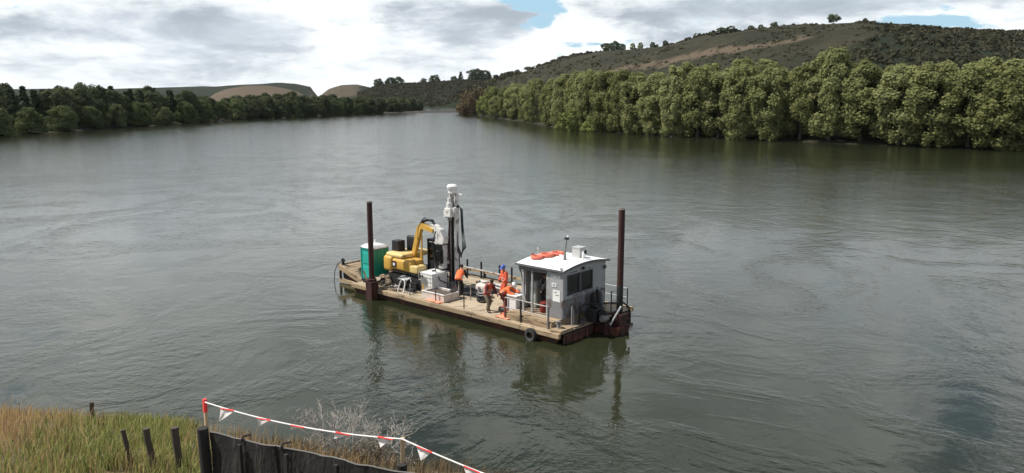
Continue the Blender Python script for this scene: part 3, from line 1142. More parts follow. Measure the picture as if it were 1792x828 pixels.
for hn, px, ht, kd, lab in RID:
    x, y = crest(hn, px)
    ht *= .72 if hn == 'right' else .95
    wd = ht * {'umbrella': 1.25, 'dark': 1.05, 'pale': .8, 'pine': .6}[kd]
    plant(kd, x, y - 4, ht + 1.0, wd * (1.0 if hn == 'right' else 1.25), 'ridge_tree', lab, 'tree', 'trees on the %s skyline' % ('right hill' if hn == 'right' else 'far central'))

# scrub and bush covering the hills: nobody could count it
g = np.random.default_rng(11)
PP, SZ, TT = [], [], []
n_try = 60000
cx_ = g.uniform(-420, 900, n_try)
cy_ = g.uniform(300, 1350, n_try)
m_ = shore_d(cx_, cy_)
bear = pxs(cx_, cy_)
hz = ground_h(cx_[None, :], cy_[None, :], True)[0]
na = np.array([mnoise.fractal(Vector((a * 0.006 + 3.3, b_ * 0.006, 3.3)), 1, 2, 4) for a, b_ in zip(cx_, cy_)])
nb_ = np.array([mnoise.fractal(Vector((a * 0.018 + 1.3, b_ * 0.018, 5.3)), 1, 2, 3) for a, b_ in zip(cx_, cy_)])
rgt = (bear > 790) & (cx_ > -80)
dense = np.where(rgt, ss((bear - 1370 + na * 160 - (hz - 45) * 1.2) / 90), 0)
dense = np.where((cy_ > 850) & (bear > 640) & (bear < 905), 0.95, dense)
sparse = np.where(rgt, 0.06 + 0.75 * ss(nb_ * 3.0 + 0.1), 0.0)
crestd = np.zeros(n_try)
prob = np.maximum(dense, sparse)
near_crest = rgt & (np.abs(cy_ - np.interp(bear, HILLS['right']['px'], HILLS['right']['D'])) < 14) & (bear < 1290)
prob = np.where(near_crest & ((bear > 925) & (bear < 1045) | (bear > 1180)), 1.0, prob)
keep = (m_ > 20) & ((hz > 5) | ((cy_ > 960) & (hz > 1.0))) & (g.uniform(0, 1, n_try) < prob) & (bear < 1900)
kx, ky, kz, kd_ = cx_[keep], cy_[keep], hz[keep], dense[keep]
nb2 = len(kx)
rad = g.uniform(0.7, 1.9, nb2) * np.where(kd_ > .5, 1.9, 1.0) * np.where(near_crest[keep], 2.4, 1.0)
per = 16
idx_ = np.repeat(np.arange(nb2), per)
d = unit(nb2 * per, g)
d[:, 2] = np.abs(d[:, 2]) * 0.9 + 0.05
P = np.stack([kx[idx_], ky[idx_], kz[idx_] - 0.3 - 0.25 * rad[idx_]], 1) + d * rad[idx_][:, None] * g.uniform(.75, 1.05, nb2 * per)[:, None] * np.array([1, 1, 1.0])
N = d + 0.4 * g.normal(size=d.shape)
N /= np.linalg.norm(N, axis=1, keepdims=True)
V, Q = leaf_quads(P, N, 0.40 * rad[idx_], g, 0.8)
tint = np.clip(np.repeat(g.uniform(0, .7, nb2), per) + g.uniform(0, .3, nb2 * per), 0, 1)
so = bpy.data.objects.new('hill_scrub', np_mesh('hill_scrub', V, Q, 'scrub_leaf', tint))
COL.objects.link(so)
so['kind'] = 'stuff'
so['label'] = 'dark scrub and bush covering the hills behind the river'
so['category'] = 'scrub'

# low spit across the far river mouth and a pale sand strip under the willows
mb = MB()
pa, pb = at_z(690, 197.5), at_z(800, 196.0)
nseg = 14
for i in range(nseg):
    t0 = i / (nseg - 1)
    p = pa * (1 - t0) + pb * t0
    mb.ell((p[0], p[1] + 6 * math.sin(i * 1.7), -0.1), (11, 12 + 3 * math.sin(i * 2.3), 1.1 + .25 * math.sin(i * 1.3)), 10, 6)
structure('sand_spit', mb.mesh('sand_spit', 'mud', smooth=True))
# ================================================================== THE BARGE
DZ = 0.50                                  # deck height over the water
barge = Thing('work_barge', 'long low timber-decked work barge with rusty hull moored in mid river', 'barge', (-7, 3, 0))
# hull: a rust-streaked steel pontoon, raked at both ends, with a dark boot below
mb = MB()
mb.prism([(-14.5, 0.30), (-14.2, -0.7), (-0.9, -0.7), (-0.12, 0.20), (-0.12, DZ - 0.06), (-14.5, DZ - 0.06)], 'Y', 0.16, 5.84)
barge.part('hull', mb, 'hull_rust')
# timber rubbing strakes (near and far) in lengths, butted end to end
g = random.Random(3)
x0 = -14.5
for yy in (0.06, 5.94):
    x0 = -14.5
    while x0 < -0.05:
        x1 = min(0.0, x0 + g.uniform(2.8, 3.8))
        m2 = MB().box(((x0 + x1) / 2, yy, DZ - 0.10 + g.uniform(-.012, .012)), (x1 - x0 - 0.02, 0.16, 0.22), (0, g.uniform(-.003, .003), 0), 0.015)
        barge.part('rub_rail', m2, 'timber')
        x0 = x1
# deck panels, each its own board with open joints
pan = MB().box((0, 0, 0), (1.185, 1.83, 0.05), ch=0.006).mesh('deck_panel', 'plywood')
for i in range(12):
    for j in range(3):
        barge.link('deck_panel', pan, loc=(-14.4 + 0.6 + i * 1.2 - barge.org[0], 0.17 + 0.93 + j * 1.86 - barge.org[1] + (0.0), DZ - 0.025 + g.uniform(-.006, .006)),
                   rot=(g.uniform(-.004, .004), g.uniform(-.004, .004), 0))
# far-side bulwark beam and its black posts
mb = MB()
for x0_, x1_ in ((-13.6, -10.1), (-10.05, -6.9), (-6.85, -3.4)):
    mb.box(((x0_ + x1_) / 2, 5.80, DZ + 0.34), (x1_ - x0_, 0.16, 0.14), (0, g.uniform(-.004, .004), 0), 0.012)
barge.part('bulwark_beam', mb, 'timber')
mb = MB()
for xq in (-13.0, -11.4, -9.8, -8.2, -6.6, -5.0, -3.6):
    mb.box((xq, 5.80, DZ + 0.13), (0.10, 0.12, 0.27))
barge.part('bulwark_stub', mb, 'black_steel')
for xq in (-12.6, -11.0, -9.9, -8.5, -7.6):
    barge.part('mooring_post', MB().tube([(xq, 5.62, DZ), (xq, 5.62, DZ + 0.95)], 0.055, 8), 'black_steel', smooth=True)
# inner white pipe rail along the far side
mb = MB().tube([(-12.8, 5.35, DZ + .55), (-10.4, 5.32, DZ + .56), (-8.0, 5.35, DZ + .50)], 0.05, 8)
barge.part('pipe_rail', mb, 'rail_paint', smooth=True)
# near edge: thin stanchions
for (xq, yq, hq, mt) in ((-9.98, 0.30, .62, 'grey_steel'), (-8.05, 0.30, .62, 'red_oxide'), (-7.45, 1.35, .95, 'rail_paint'), (-6.05, 0.30, .78, 'black_steel'), (-7.0, 1.75, .80, 'rail_paint')):
    barge.part('stanchion', MB().tube([(xq, yq, DZ), (xq, yq, DZ + hq)], 0.028, 6), mt, smooth=True)
# raised step platform carrying the wheelhouse
mb = MB()
mb.box((-2.05, 2.5, DZ + 0.145), (2.72, 4.3, 0.29), ch=0.012)
plat = barge.part('platform', mb, 'timber')
for i in range(9):
    pl = MB().box((-2.05, 0.40 + 0.02 + i * 0.48 + 0.21, DZ + 0.31), (2.74, 0.465, 0.035), ch=0.006)
    barge.part('plank', pl, 'timber', plat)
# end deck timbers at the bow and the bollard
barge.part('bow_timber', MB().box((-0.32, 0.62, DZ + 0.05), (0.62, 0.95, 0.10), ch=0.012), 'timber')
barge.part('bow_timber', MB().box((-0.30, 2.75, DZ + 0.04), (0.56, 3.1, 0.08), ch=0.012), 'old_timber')
mb = MB()
mb.lathe((-0.42, 0.50, DZ + 0.10), [(0.09, 0), (0.07, 0.03), (0.07, 0.24), (0.11, 0.27), (0.11, 0.32), (0.05, 0.34)], 14)
mb.tube([(-0.42 - .17, .5, DZ + .28), (-0.42 + .17, .5, DZ + .28)], 0.03, 8)
barge.part('bollard', mb, 'grey_steel', smooth=True)
# guard rail round the step platform
rail = MB()
for xq in (-3.42, -2.46, -0.86):
    pass
grd = barge.part('guard_rail', MB().tube([(-3.42, 0.34, DZ + 1.02), (-2.46, 0.34, DZ + 1.03), (-0.86, 0.34, DZ + 1.02)], 0.030, 8), 'rail_paint', smooth=True)
barge.part('mid_bar', MB().tube([(-3.42, 0.34, DZ + 0.56), (-0.86, 0.34, DZ + 0.56)], 0.025, 8), 'rail_paint', grd, smooth=True)
for xq, mt in ((-3.42, 'red_oxide'), (-2.46, 'black_steel'), (-0.86, 'cabin_trim')):
    barge.part('post', MB().box((xq, 0.34, DZ + 0.52), (0.07, 0.07, 1.04), ch=0.008), mt, grd)
# bow guard rail on the far corner
grd = barge.part('guard_rail', MB().tube([(-0.35, 4.55, DZ + 1.0), (-0.12, 5.6, DZ + 1.0), (-2.2, 5.62, DZ + 1.0)], 0.025, 8), 'galv', smooth=True)
barge.part('mid_bar', MB().tube([(-0.35, 4.55, DZ + 0.55), (-0.12, 5.6, DZ + 0.55), (-2.2, 5.62, DZ + .55)], 0.022, 8), 'galv', grd, smooth=True)
for xq, yq in ((-0.35, 4.55), (-0.12, 5.6), (-2.2, 5.62)):
    barge.part('post', MB().tube([(xq, yq, DZ), (xq, yq, DZ + 1.02)], 0.030, 8), 'black_steel', grd, smooth=True)
# spud pockets: square collars in steel gussets
def pocket(cx, cy, z0, z1, s, mat):
    mb = MB()
    th = 0.05
    for dx_, dy_, sx_, sy_ in ((-s, 0, th, 2 * s + th), (s, 0, th, 2 * s + th), (0, -s, 2 * s - th, th), (0, s, 2 * s - th, th)):
        mb.box((cx + dx_, cy + dy_, (z0 + z1) / 2), (sx_, sy_, z1 - z0))
    mb.box((cx - s - .06, cy, z1 - .02), (0.12, 2 * s + .25, .07)).box((cx + s + .06, cy, z1 - .022), (0.12, 2 * s + .25, .07))
    return barge.part('spud_pocket', mb, mat)
pocket(-12.45, -0.20, -0.15, 0.98, 0.21, 'rust_steel')
# bow well: rust red bracket that carries the far spud
mb = MB()
for y0_, y1_ in ((2.78, 2.84), (3.78, 3.84)):
    mb.prism([(-0.12, 0.38), (1.18, 0.38), (1.06, -0.30), (-0.12, -0.5)], 'Y', y0_, y1_)
mb.prism([(1.18, 0.38), (1.12, 0.38), (1.00, -0.30), (1.06, -0.30)], 'Y', 2.843, 3.777)
mb.box((0.45, 3.31, -0.02), (1.0, 0.92, 0.07))
barge.part('spud_bracket', mb, 'hull_rust')
pocket(0.92, 3.32, -0.1, 0.95, 0.22, 'rust_steel')
# dark plating and fittings across the bow end under the wheelhouse
mb = MB()
barge.part('bow_plate', MB().box((0.02, 1.4, 0.10), (0.06, 2.2, 0.62)), 'hull_rust')
barge.part('bow_plate', MB().box((0.02, 4.9, 0.10), (0.06, 1.6, 0.62)), 'hull_rust')
mb = MB()
for yq in (0.5, 1.0, 1.5, 2.0, 4.5, 5.2):
    mb.box((0.07, yq, 0.10), (0.05, 0.05, 0.60))
barge.part('bow_rib', mb, 'red_oxide')

# raised landing ramp at the left end
ang = math.atan2(0.62, 2.35)
rp = MB().prism([(-14.45, 0.14), (-14.45, 0.30), (-16.85, 0.98), (-16.85, 0.82)], 'Y', 1.05, 5.3)
ramp = barge.part('ramp', rp, 'hull_dark')
for i in range(9):
    tt = (i + 0.5) / 9
    xq, zq = -14.50 - 2.32 * tt, 0.345 + 0.655 * tt
    barge.part('plank', MB().box((xq, 3.18, zq), (0.235, 4.3, 0.05), (0, 0.275, 0), 0.006), 'timber', ramp)
mb = MB()
mb.box((-15.65, 0.98, 0.60), (2.55, 0.12, 0.30), (0, 0.278, 0), 0.012)
barge.part('ramp_side_beam', mb, 'timber', ramp)
barge.part('ramp_lip', MB().box((-16.92, 3.18, 0.96), (0.16, 4.45, 0.26), ch=0.012), 'old_timber', ramp)
mb = MB()
mb.box((-14.6, 0.93, 0.62), (0.18, 0.14, 1.25), (0, -0.62, 0), 0.01)
mb.box((-14.15, 0.85, 0.60), (0.16, 0.12, 1.15), (0, -0.50, 0), 0.01)
barge.part('ramp_prop', mb, 'old_timber')
barge.part('stern_sill', MB().box((-14.75, 0.9, 0.02), (1.1, 0.2, 0.22), (0, 0.05, 0), 0.015), 'old_timber')

mb = MB().box((-15.75, 1.0, 0.12), (2.3, 0.14, 0.20), (0, 0.02, 0), 0.012)
barge.part('stern_beam', mb, 'timber')
barge.part('stern_post', MB().box((-16.82, 1.0, 0.42), (0.10, 0.12, 0.62), ch=.01), 'hull_dark')
barge.part('stern_float', MB().prism([(-14.5, -.4), (-14.5, .40), (-16.0, .60), (-16.75, .60), (-16.75, .30), (-15.6, -.4)], 'Y', 1.14, 5.2), 'hull_dark')
for k_ in range(3):
    barge.part('deck_hose', MB().tube([(-12.6 + .1 * k_, .9 + .1 * k_, DZ + .04), (-12.1, .45 + .15 * k_, DZ + .05 + .10 * k_), (-11.6, .75 - .1 * k_, DZ + .05), (-11.2 + .2 * k_, .45, DZ + .16), (-10.6, .6 + .1 * k_, DZ + .04), (-10.0, .5, DZ + .05)], .028, 6), ('rail_paint', 'rope', 'galv')[k_], smooth=True)

# ---------------------------------------------------------------- spud piles
mb = MB()
mb.tube([(-12.44, -0.20, -1.8), (-12.50, -0.16, 1.0), (-12.57, -0.10, 5.24)], 0.145, 16)
sp = Thing('spud_pile', 'rust brown steel pile leaning slightly beside the green portable toilet', 'pile', (-12.44, -0.2, 0), 'rust brown spud piles of the barge')
tb = sp.part('pile_tube', mb, 'rust_steel', smooth=True)
sp.part('cap_ring', MB().torus((-12.57, -0.10, 5.22), 0.145, 0.018, n=20, m=6), 'grey_steel', smooth=True)
sp.part('collar', MB().lathe((-12.47, -0.18, 1.0), [(0.15, 0), (0.25, 0.01), (0.25, 0.10), (0.15, 0.11)], 18), 'rust_steel', smooth=True)
mb = MB().tube([(0.92, 3.32, -1.8), (0.92, 3.32, 5.74)], 0.145, 16)
sp = Thing('spud_pile', 'rust brown steel pile upright behind the grey wheelhouse', 'pile', (0.92, 3.32, 0), 'rust brown spud piles of the barge')
sp.part('pile_tube', mb, 'rust_steel', smooth=True)
sp.part('cap_ring', MB().torus((0.92, 3.32, 5.72), 0.145, 0.018, n=20, m=6), 'grey_steel', smooth=True)
sp.part('black_band', MB().lathe((0.92, 3.32, 0.98), [(0.147, 0), (0.150, 0.01), (0.150, 1.25), (0.147, 1.26)], 18), 'black_steel', smooth=True, label='blackened lower length of the pile')

# ---------------------------------------------------------------- portable toilet
LX0, LX1, LY0, LY1 = -14.50, -13.42, 0.62, 1.66
loo = Thing('portable_toilet', 'green portable toilet with a white domed roof at the left end of the barge', 'portable toilet', (-13.96, 1.14, DZ))
mb = MB()
mb.box((LX0 + 0.025, (LY0 + LY1) / 2, DZ + 1.13), (0.05, LY1 - LY0, 1.95))
mb.box((LX1 - 0.025, (LY0 + LY1) / 2, DZ + 1.13), (0.05, LY1 - LY0, 1.95))
mb.box(((LX0 + LX1) / 2, LY1 - 0.025, DZ + 1.13), (LX1 - LX0 - .1, 0.05, 1.95))
wl = loo.part('wall', mb, 'loo_green')
mb = MB()
for xq in (LX0 + .02, LX1 - .02):
    for yq in (LY0 + .02, LY1 - .02):
        mb.box((xq, yq, DZ + 1.12), (0.09, 0.09, 2.0), ch=0.01)
mb.box(((LX0 + LX1) / 2, LY0 + .01, DZ + 2.08), (LX1 - LX0 - .1, 0.07, 0.10))
loo.part('frame', mb, 'loo_green')
dr_ = MB().box(((LX0 + LX1) / 2, LY0 + 0.02, DZ + 1.10), (0.96, 0.04, 1.86), ch=0.008)
door = loo.part('door', dr_, 'loo_sunlit')
for zq in (0.62, 1.50):
    loo.part('door_panel', MB().box(((LX0 + LX1) / 2, LY0 - 0.012, DZ + zq), (0.74, 0.03, 0.66), ch=0.012), 'loo_sunlit', door)
loo.part('handle', MB().box((LX1 - .22, LY0 - 0.02, DZ + 1.06), (0.05, 0.05, 0.14)), 'plastic_black', door)
mb = MB()
for yq in (LY0 + .28, LY0 + .55, LY0 + .82):
    mb.box((LX1 + .008, yq, DZ + 1.1), (0.03, 0.05, 1.8))
loo.part('wall_rib', mb, 'loo_green', wl)
loo.part('base_skid', MB().box(((LX0 + LX1) / 2, (LY0 + LY1) / 2, DZ + 0.075), (1.14, 1.1, 0.15), ch=0.02), 'plastic_black')
bm_ = MB()
cxr, cyr = (LX0 + LX1) / 2, (LY0 + LY1) / 2
rings = [(0.59, 0.57, 0.0), (0.61, 0.59, 0.05), (0.55, 0.53, 0.15), (0.39, 0.37, 0.25), (0.16, 0.15, 0.30)]
vs, fs = [], []
for (a_, b_, z_) in rings:
    for sx_, sy_ in ((-1, -1), (1, -1), (1, 1), (-1, 1)):
        for q in range(3):
            th = math.atan2(sy_, sx_) + (q - 1) * 0.12
            vs.append((cxr + a_ * sx_ * (1 if q == 1 else 1) * (0.98 if q == 1 else 1) * (1 if True else 0) - (0.04 * sx_ if (q == 0) == (sx_ * sy_ > 0) and q != 1 else 0),
                       cyr + b_ * sy_ * (0.98 if q == 1 else 1) - (0.04 * sy_ if (q == 2) == (sx_ * sy_ > 0) and q != 1 else 0), DZ + 2.11 + z_))
nn = 12
for i in range(len(rings) - 1):
    for k in range(nn):
        fs.append((i * nn + k, i * nn + (k + 1) % nn, (i + 1) * nn + (k + 1) % nn, (i + 1) * nn + k))
fs.append(tuple(range(nn)))
fs.append(tuple(range((len(rings) - 1) * nn, len(rings) * nn)))
bm_._add(vs, fs)
loo.part('roof', bm_, 'white_paint', smooth=True, ang=50)
loo.part('vent_pipe', MB().tube([(LX0 + .2, LY1 - .2, DZ + 2.2), (LX0 + .2, LY1 - .2, DZ + 2.50)], 0.05, 10), 'white_paint', smooth=True)

loo.o.scale = (1, 1, 0.89)
loo.o.location = BW((-14.06, 1.34, DZ))
# ---------------------------------------------------------------- excavator
ex = Thing('excavator', 'yellow tracked excavator with black cab parked on the barge deck', 'excavator', (-11.4, 2.15, DZ))
for yq, nm in ((1.30, 'near'), (3.00, 'far')):
    mb = MB()
    prof = []
    for k in range(9):
        a = math.pi / 2 + math.pi * k / 8
        prof.append((-12.55 + 0.34 * math.cos(a), DZ + 0.36 + 0.34 * math.sin(a)))
    for k in range(9):
        a = -math.pi / 2 + math.pi * k / 8
        prof.append((-10.35 + 0.34 * math.cos(a), DZ + 0.36 + 0.34 * math.sin(a)))
    mb.prism(prof, 'Y', yq - 0.225, yq + 0.225)
    tk = ex.part('track', mb, 'rubber')
    mb = MB()
    L_ = 2.2
    for k in range(13):
        xq = -12.5 + k * 0.178
        mb.box((xq, yq, DZ + 0.705), (0.075, 0.46, 0.035)).box((xq, yq, DZ + 0.018), (0.075, 0.46, 0.030))
    ex.part('grouser', mb, 'rubber', tk)
    side = yq - 0.235 if yq < 2 else yq + 0.235
    for k, rr in enumerate((0.26, 0.11, 0.11, 0.11, 0.11, 0.24)):
        xq = (-12.55, -12.0, -11.6, -11.2, -10.8, -10.35)[k]
        zq = DZ + (0.36 if k in (0, 5) else 0.17)
        ex.part('roller', MB().lathe((xq, side, zq), [(rr, -0.03), (rr, 0.03), (rr * .4, 0.035)], 14, 'Y'), 'black_steel', tk, smooth=True)
mb = MB().box((-11.45, 2.15, DZ + 0.50), (1.7, 1.3, 0.30)).lathe((-11.45, 2.15, DZ + .62), [(0.55, 0), (0.55, 0.20), (0.5, 0.21)], 24)
ex.part('undercarriage', mb, 'black_steel')
# blade at the front
ex.part('dozer_blade', MB().box((-9.85, 2.15, DZ + 0.27), (0.09, 2.1, 0.42), (0, -0.15, 0), 0.01), 'digger_yellow')
# upper house: rounded tail, engine cover on the near side
def rounded(x0, x1, y0, y1, z0, z1, ch, dome=0.0):
    bm = bmesh.new()
    bmesh.ops.create_cube(bm, size=1)
    for v in bm.verts:
        v.co = Vector(((x0 + x1) / 2 + v.co.x * (x1 - x0), (y0 + y1) / 2 + v.co.y * (y1 - y0), (z0 + z1) / 2 + v.co.z * (z1 - z0)))
    bmesh.ops.bevel(bm, geom=bm.edges[:], offset=ch, segments=4, affect='EDGES', profile=0.5)
    bm.verts.index_update()
    mb = MB()
    mb._add([v.co.copy() for v in bm.verts], [tuple(v.index for v in f.verts) for f in bm.faces])
    bm.free()
    return mb
ex.part('house_floor', MB().box((-11.25, 2.15, DZ + 0.88), (2.75, 2.05, 0.12)), 'black_steel')
cwt = ex.part('counterweight', rounded(-13.0, -12.25, 1.02, 3.25, DZ + 0.80, DZ + 1.66, 0.18), 'digger_yellow', smooth=True, ang=60)
bd = ex.part('body', rounded(-12.30, -10.75, 1.06, 2.10, DZ + 0.92, DZ + 1.58, 0.16), 'digger_yellow', smooth=True, ang=60)
ex.part('engine_hood', rounded(-12.85, -11.45, 1.10, 3.2, DZ + 1.55, DZ + 1.84, 0.13), 'digger_sunlit', smooth=True, ang=60)
ex.part('side_vent', MB().box((-12.05, 1.045, DZ + 1.26), (0.30, 0.03, 0.34)), 'black_steel', bd)
ex.part('emblem_plate', MB().box((-12.05, 1.025, DZ + 1.26), (0.16, 0.02, 0.14)), 'paper', bd)
ex.part('tool_box', rounded(-10.95, -10.25, 1.08, 1.75, DZ + .95, DZ + 1.35, .06), 'digger_sunlit', smooth=True, ang=60)
ex.part('handrail', MB().tube([(-11.3, 1.15, DZ + 1.5), (-11.3, 1.12, DZ + 1.78), (-10.5, 1.12, DZ + 1.70), (-10.4, 1.15, DZ + 1.4)], 0.018, 6), 'black_steel', smooth=True)
# exhaust box and raised engine cover
ex.part('exhaust_box', MB().box((-12.55, 1.80, DZ + 2.12), (0.55, 0.50, 0.60), ch=0.04).box((-12.30, 1.80, DZ + 2.35), (0.2, 0.3, 0.2), ch=.03), 'plastic_black')
mb = rounded(-12.40, -11.62, 2.22, 2.50, DZ + 1.78, DZ + 2.66, 0.10)
ex.part('raised_cover', mb, 'plastic_black', smooth=True, ang=60)
# cab on the far side, glass between black pillars
cbx0, cbx1, cby0, cby1, cz0, cz1 = -10.75, -9.55, 2.28, 3.25, DZ + 0.95, DZ + 2.55
mb = MB()
for xq, yq, tilt in ((cbx0 + .04, cby0 + .04, 0), (cbx1 - .04, cby0 + .04, -.10), (cbx0 + .04, cby1 - .04, 0), (cbx1 - .04, cby1 - .04, -.10)):
    mb.box((xq + (tilt * .6), yq, (cz0 + cz1) / 2), (0.08, 0.08, cz1 - cz0), (0, tilt, 0))
mb.box(((cbx0 + cbx1) / 2, cby0 + .03, cz0 + .28), (1.15, 0.06, 0.56)).box(((cbx0 + cbx1) / 2, cby1 - .03, cz0 + .28), (1.15, 0.06, 0.56))
mb.box((cbx1 - .05, (cby0 + cby1) / 2, cz0 + .18), (0.06, 0.9, 0.36)).box((cbx0 + .04, (cby0 + cby1) / 2, cz0 + .5), (0.06, 0.9, 1.0))
cab = ex.part('cab', mb, 'plastic_black')
ex.part('cab_roof', rounded(cbx0 - .02, cbx1 - .12, cby0 - .02, cby1 + .02, cz1 - .02, cz1 + .11, 0.045), 'plastic_black', cab, smooth=True)
ex.part('front_glass', MB().box((cbx1 - .13, (cby0 + cby1) / 2, cz0 + .95), (0.015, 0.80, 1.15), (0, -.10, 0)), 'cab_glass', cab)
ex.part('side_glass', MB().box(((cbx0 + cbx1) / 2 - .03, cby0 + .035, cz0 + 1.05), (0.95, 0.015, 0.95)), 'cab_glass', cab)
ex.part('seat', MB().box((cbx0 + .45, 2.77, cz0 + .45), (0.5, 0.5, 0.14), ch=.03).box((cbx0 + .22, 2.77, cz0 + .85), (0.14, 0.48, 0.75), (0, -.12, 0), .03), 'cloth_dark', cab)
# boom: box-section gooseneck rising from the house, in the middle of it
def beam(pts, wy, hs, cy):
    """box beam through (x, z) points, half depth hs at each, width wy about y = cy"""
    up_, lo_ = [], []
    n = len(pts)
    for i in range(n):
        a = Vector(pts[max(0, i - 1)])
        c_ = Vector(pts[min(n - 1, i + 1)])
        d_ = (c_ - a).normalized()
        nrm = Vector((-d_.y, d_.x))
        p = Vector(pts[i])
        up_.append(tuple(p + nrm * hs[i]))
        lo_.append(tuple(p - nrm * hs[i]))
    return MB().prism(up_ + lo_[::-1], 'Y', cy - wy / 2, cy + wy / 2)
BYC = 2.02
bmm = beam([(-11.70, DZ + 1.20), (-11.45, DZ + 1.90), (-11.18, DZ + 2.75), (-10.98, DZ + 3.27), (-10.78, DZ + 3.38), (-9.95, DZ + 3.20)], 0.22, [0.09, 0.12, 0.14, 0.16, 0.16, 0.10], BYC)
boom = ex.part('boom', bmm, 'digger_yellow')
bmm = beam([(-10.25, DZ + 3.40), (-9.95, DZ + 3.32), (-9.62, DZ + 3.12), (-9.40, DZ + 2.82), (-9.36, DZ + 2.55)], 0.34, [0.12, 0.19, 0.25, 0.22, 0.16], BYC + .15)
ex.part('stick', bmm, 'rig_white', label='white painted stick of the excavator arm')
cyl = ex.part('boom_cylinder', MB().tube([(-10.95, BYC + .02, DZ + 1.15), (-10.92, BYC + .02, DZ + 2.0)], 0.075, 10).tube([(-10.92, BYC + .02, DZ + 2.0), (-10.90, BYC + .02, DZ + 2.85)], 0.045, 10), 'digger_yellow', smooth=True)
ex.part('stick_cylinder', MB().tube([(-11.0, BYC, DZ + 3.05), (-10.75, BYC, DZ + 3.60), (-10.45, BYC, DZ + 3.72)], 0.07, 10).tube([(-10.45, BYC, DZ + 3.72), (-10.15, BYC + .2, DZ + 3.66)], 0.045, 10), 'black_steel', smooth=True)
for q in range(3):
    o_ = -0.10 + q * 0.09
    ex.part('hydraulic_hose', MB().tube([(-11.1, BYC + o_, DZ + 2.6), (-11.02, BYC + o_, DZ + 3.3), (-10.7, BYC + o_, DZ + 3.74 + .05 * q), (-10.2, BYC + .15 + o_, DZ + 3.72), (-9.85, BYC + .2 + o_, DZ + 3.35 - .1 * q), (-9.80, BYC + .2 + o_, DZ + 2.7 - .2 * q)], 0.024, 6), 'hose_black', smooth=True)

# ---------------------------------------------------------------- drill rig mast
dg = Thing('drill_rig', 'tall white drill mast with black hoses beside the excavator arm', 'drill rig', (-9.25, 2.75, DZ))
MXX, MYY = -9.16, 2.72
mb = MB()
mb.box((MXX + .06, MYY + .10, DZ + 2.55), (0.36, 0.10, 4.9))
for s_ in (-1, 1):
    mb.box((MXX + .06 + s_ * 0.19, MYY, DZ + 2.55), (0.04, 0.30, 4.9))
mast = dg.part('mast', mb, 'rig_white')
dg.part('mast_slide', MB().box((MXX - .05, MYY - 0.02, DZ + 2.3), (0.05, 0.12, 4.4)), 'black_steel', mast)
dg.part('drill_pipe', MB().tube([(MXX - .04, MYY - .26, DZ + 0.05), (MXX - .04, MYY - .26, DZ + 3.95)], 0.045, 10), 'rust_steel', smooth=True)
hd = MB().box((MXX, MYY - .24, DZ + 4.05), (0.44, 0.42, 0.46), ch=.03).lathe((MXX, MYY - .26, DZ + 4.28), [(0.17, 0), (0.17, .25), (.11, .26), (.11, .5)], 14)
head = dg.part('drill_head', hd, 'rig_white')
dg.part('drill_motor', MB().lathe((MXX - .34, MYY - .2, DZ + 3.75), [(0.11, 0), (0.13, .02), (0.13, .35), (.08, .37)], 12), 'rig_white', head, smooth=True)
dg.part('drill_motor', MB().lathe((MXX + .30, MYY - .2, DZ + 4.0), [(0.09, 0), (0.11, .02), (0.11, .30), (.07, .32)], 12), 'rig_white', head, smooth=True)
dg.part('chuck', MB().lathe((MXX, MYY - .26, DZ + 3.62), [(0.09, 0), (0.12, .05), (0.12, .2), (.08, .22)], 14), 'grey_steel', head, smooth=True)
crn = MB().box((MXX, MYY - .02, DZ + 5.12), (0.30, 0.40, 0.22)).lathe((MXX - .02, MYY - .05, DZ + 5.22), [(0.19, 0), (0.27, .03), (0.28, .14), (.20, .22), (.05, .24)], 16).box((MXX + .40, MYY, DZ + 4.98), (0.55, 0.07, 0.06))
dg.part('crown_block', crn, 'white_paint', smooth=True)
for q in range(4):
    a_ = q * .04
    dg.part('hose', MB().tube([(MXX + .2, MYY - .1, DZ + 4.15 + a_), (MXX + .38, MYY, DZ + 4.45 - a_), (MXX + .55 + a_, MYY, DZ + 4.25), (MXX + .60 + a_, MYY, DZ + 3.3), (MXX + .66 + a_ * 2, MYY, DZ + 2.2 + a_), (MXX + .55, MYY, DZ + 1.75 + 2 * a_), (MXX + .30, MYY + .02, DZ + 2.0 + 3 * a_), (MXX + .26, MYY + .03, DZ + 2.6 + 4 * a_), (MXX + .16, MYY + .03, DZ + 2.9 + a_)], 0.026, 6), 'hose_black', smooth=True)
dg.part('hose', MB().tube([(MXX + .42, MYY, DZ + 2.0), (MXX + .40, MYY, DZ + 0.9), (MXX + .36, MYY, DZ + .3)], 0.03, 6), 'hose_black', smooth=True)
dg.part('hose', MB().tube([(MXX - .22, MYY - .1, DZ + 3.5), (MXX - .30, MYY - .1, DZ + 2.6), (MXX - .24, MYY - .1, DZ + 1.5), (MXX - .32, MYY - .2, DZ + .5)], 0.028, 6), 'hose_black', smooth=True)
GX_, GY_ = -9.58, 2.14
mb = MB().box((GX_, GY_ + .12, DZ + 2.05), (0.50, 0.36, 0.62), ch=.03).box((GX_ - .12, GY_ + .05, DZ + 2.55), (0.36, .3, .44), (0, .3, 0), .03).box((GX_ + .05, GY_ + .12, DZ + 1.45), (0.36, .3, .6), ch=.03)
mb.lathe((GX_ - .18, GY_ - .12, DZ + 1.75), [(0.15, 0), (0.18, .02), (0.18, .10), (.1, .12)], 14, 'Y').tube([(GX_, GY_ + .2, DZ + 2.6), (GX_ + .3, GY_ + .5, DZ + 2.7)], .10, 8).tube([(GX_, GY_ + .2, DZ + 1.5), (GX_ + .34, GY_ + .5, DZ + 1.4)], .09, 8)
dg.part('gear_case', mb, 'rig_white')
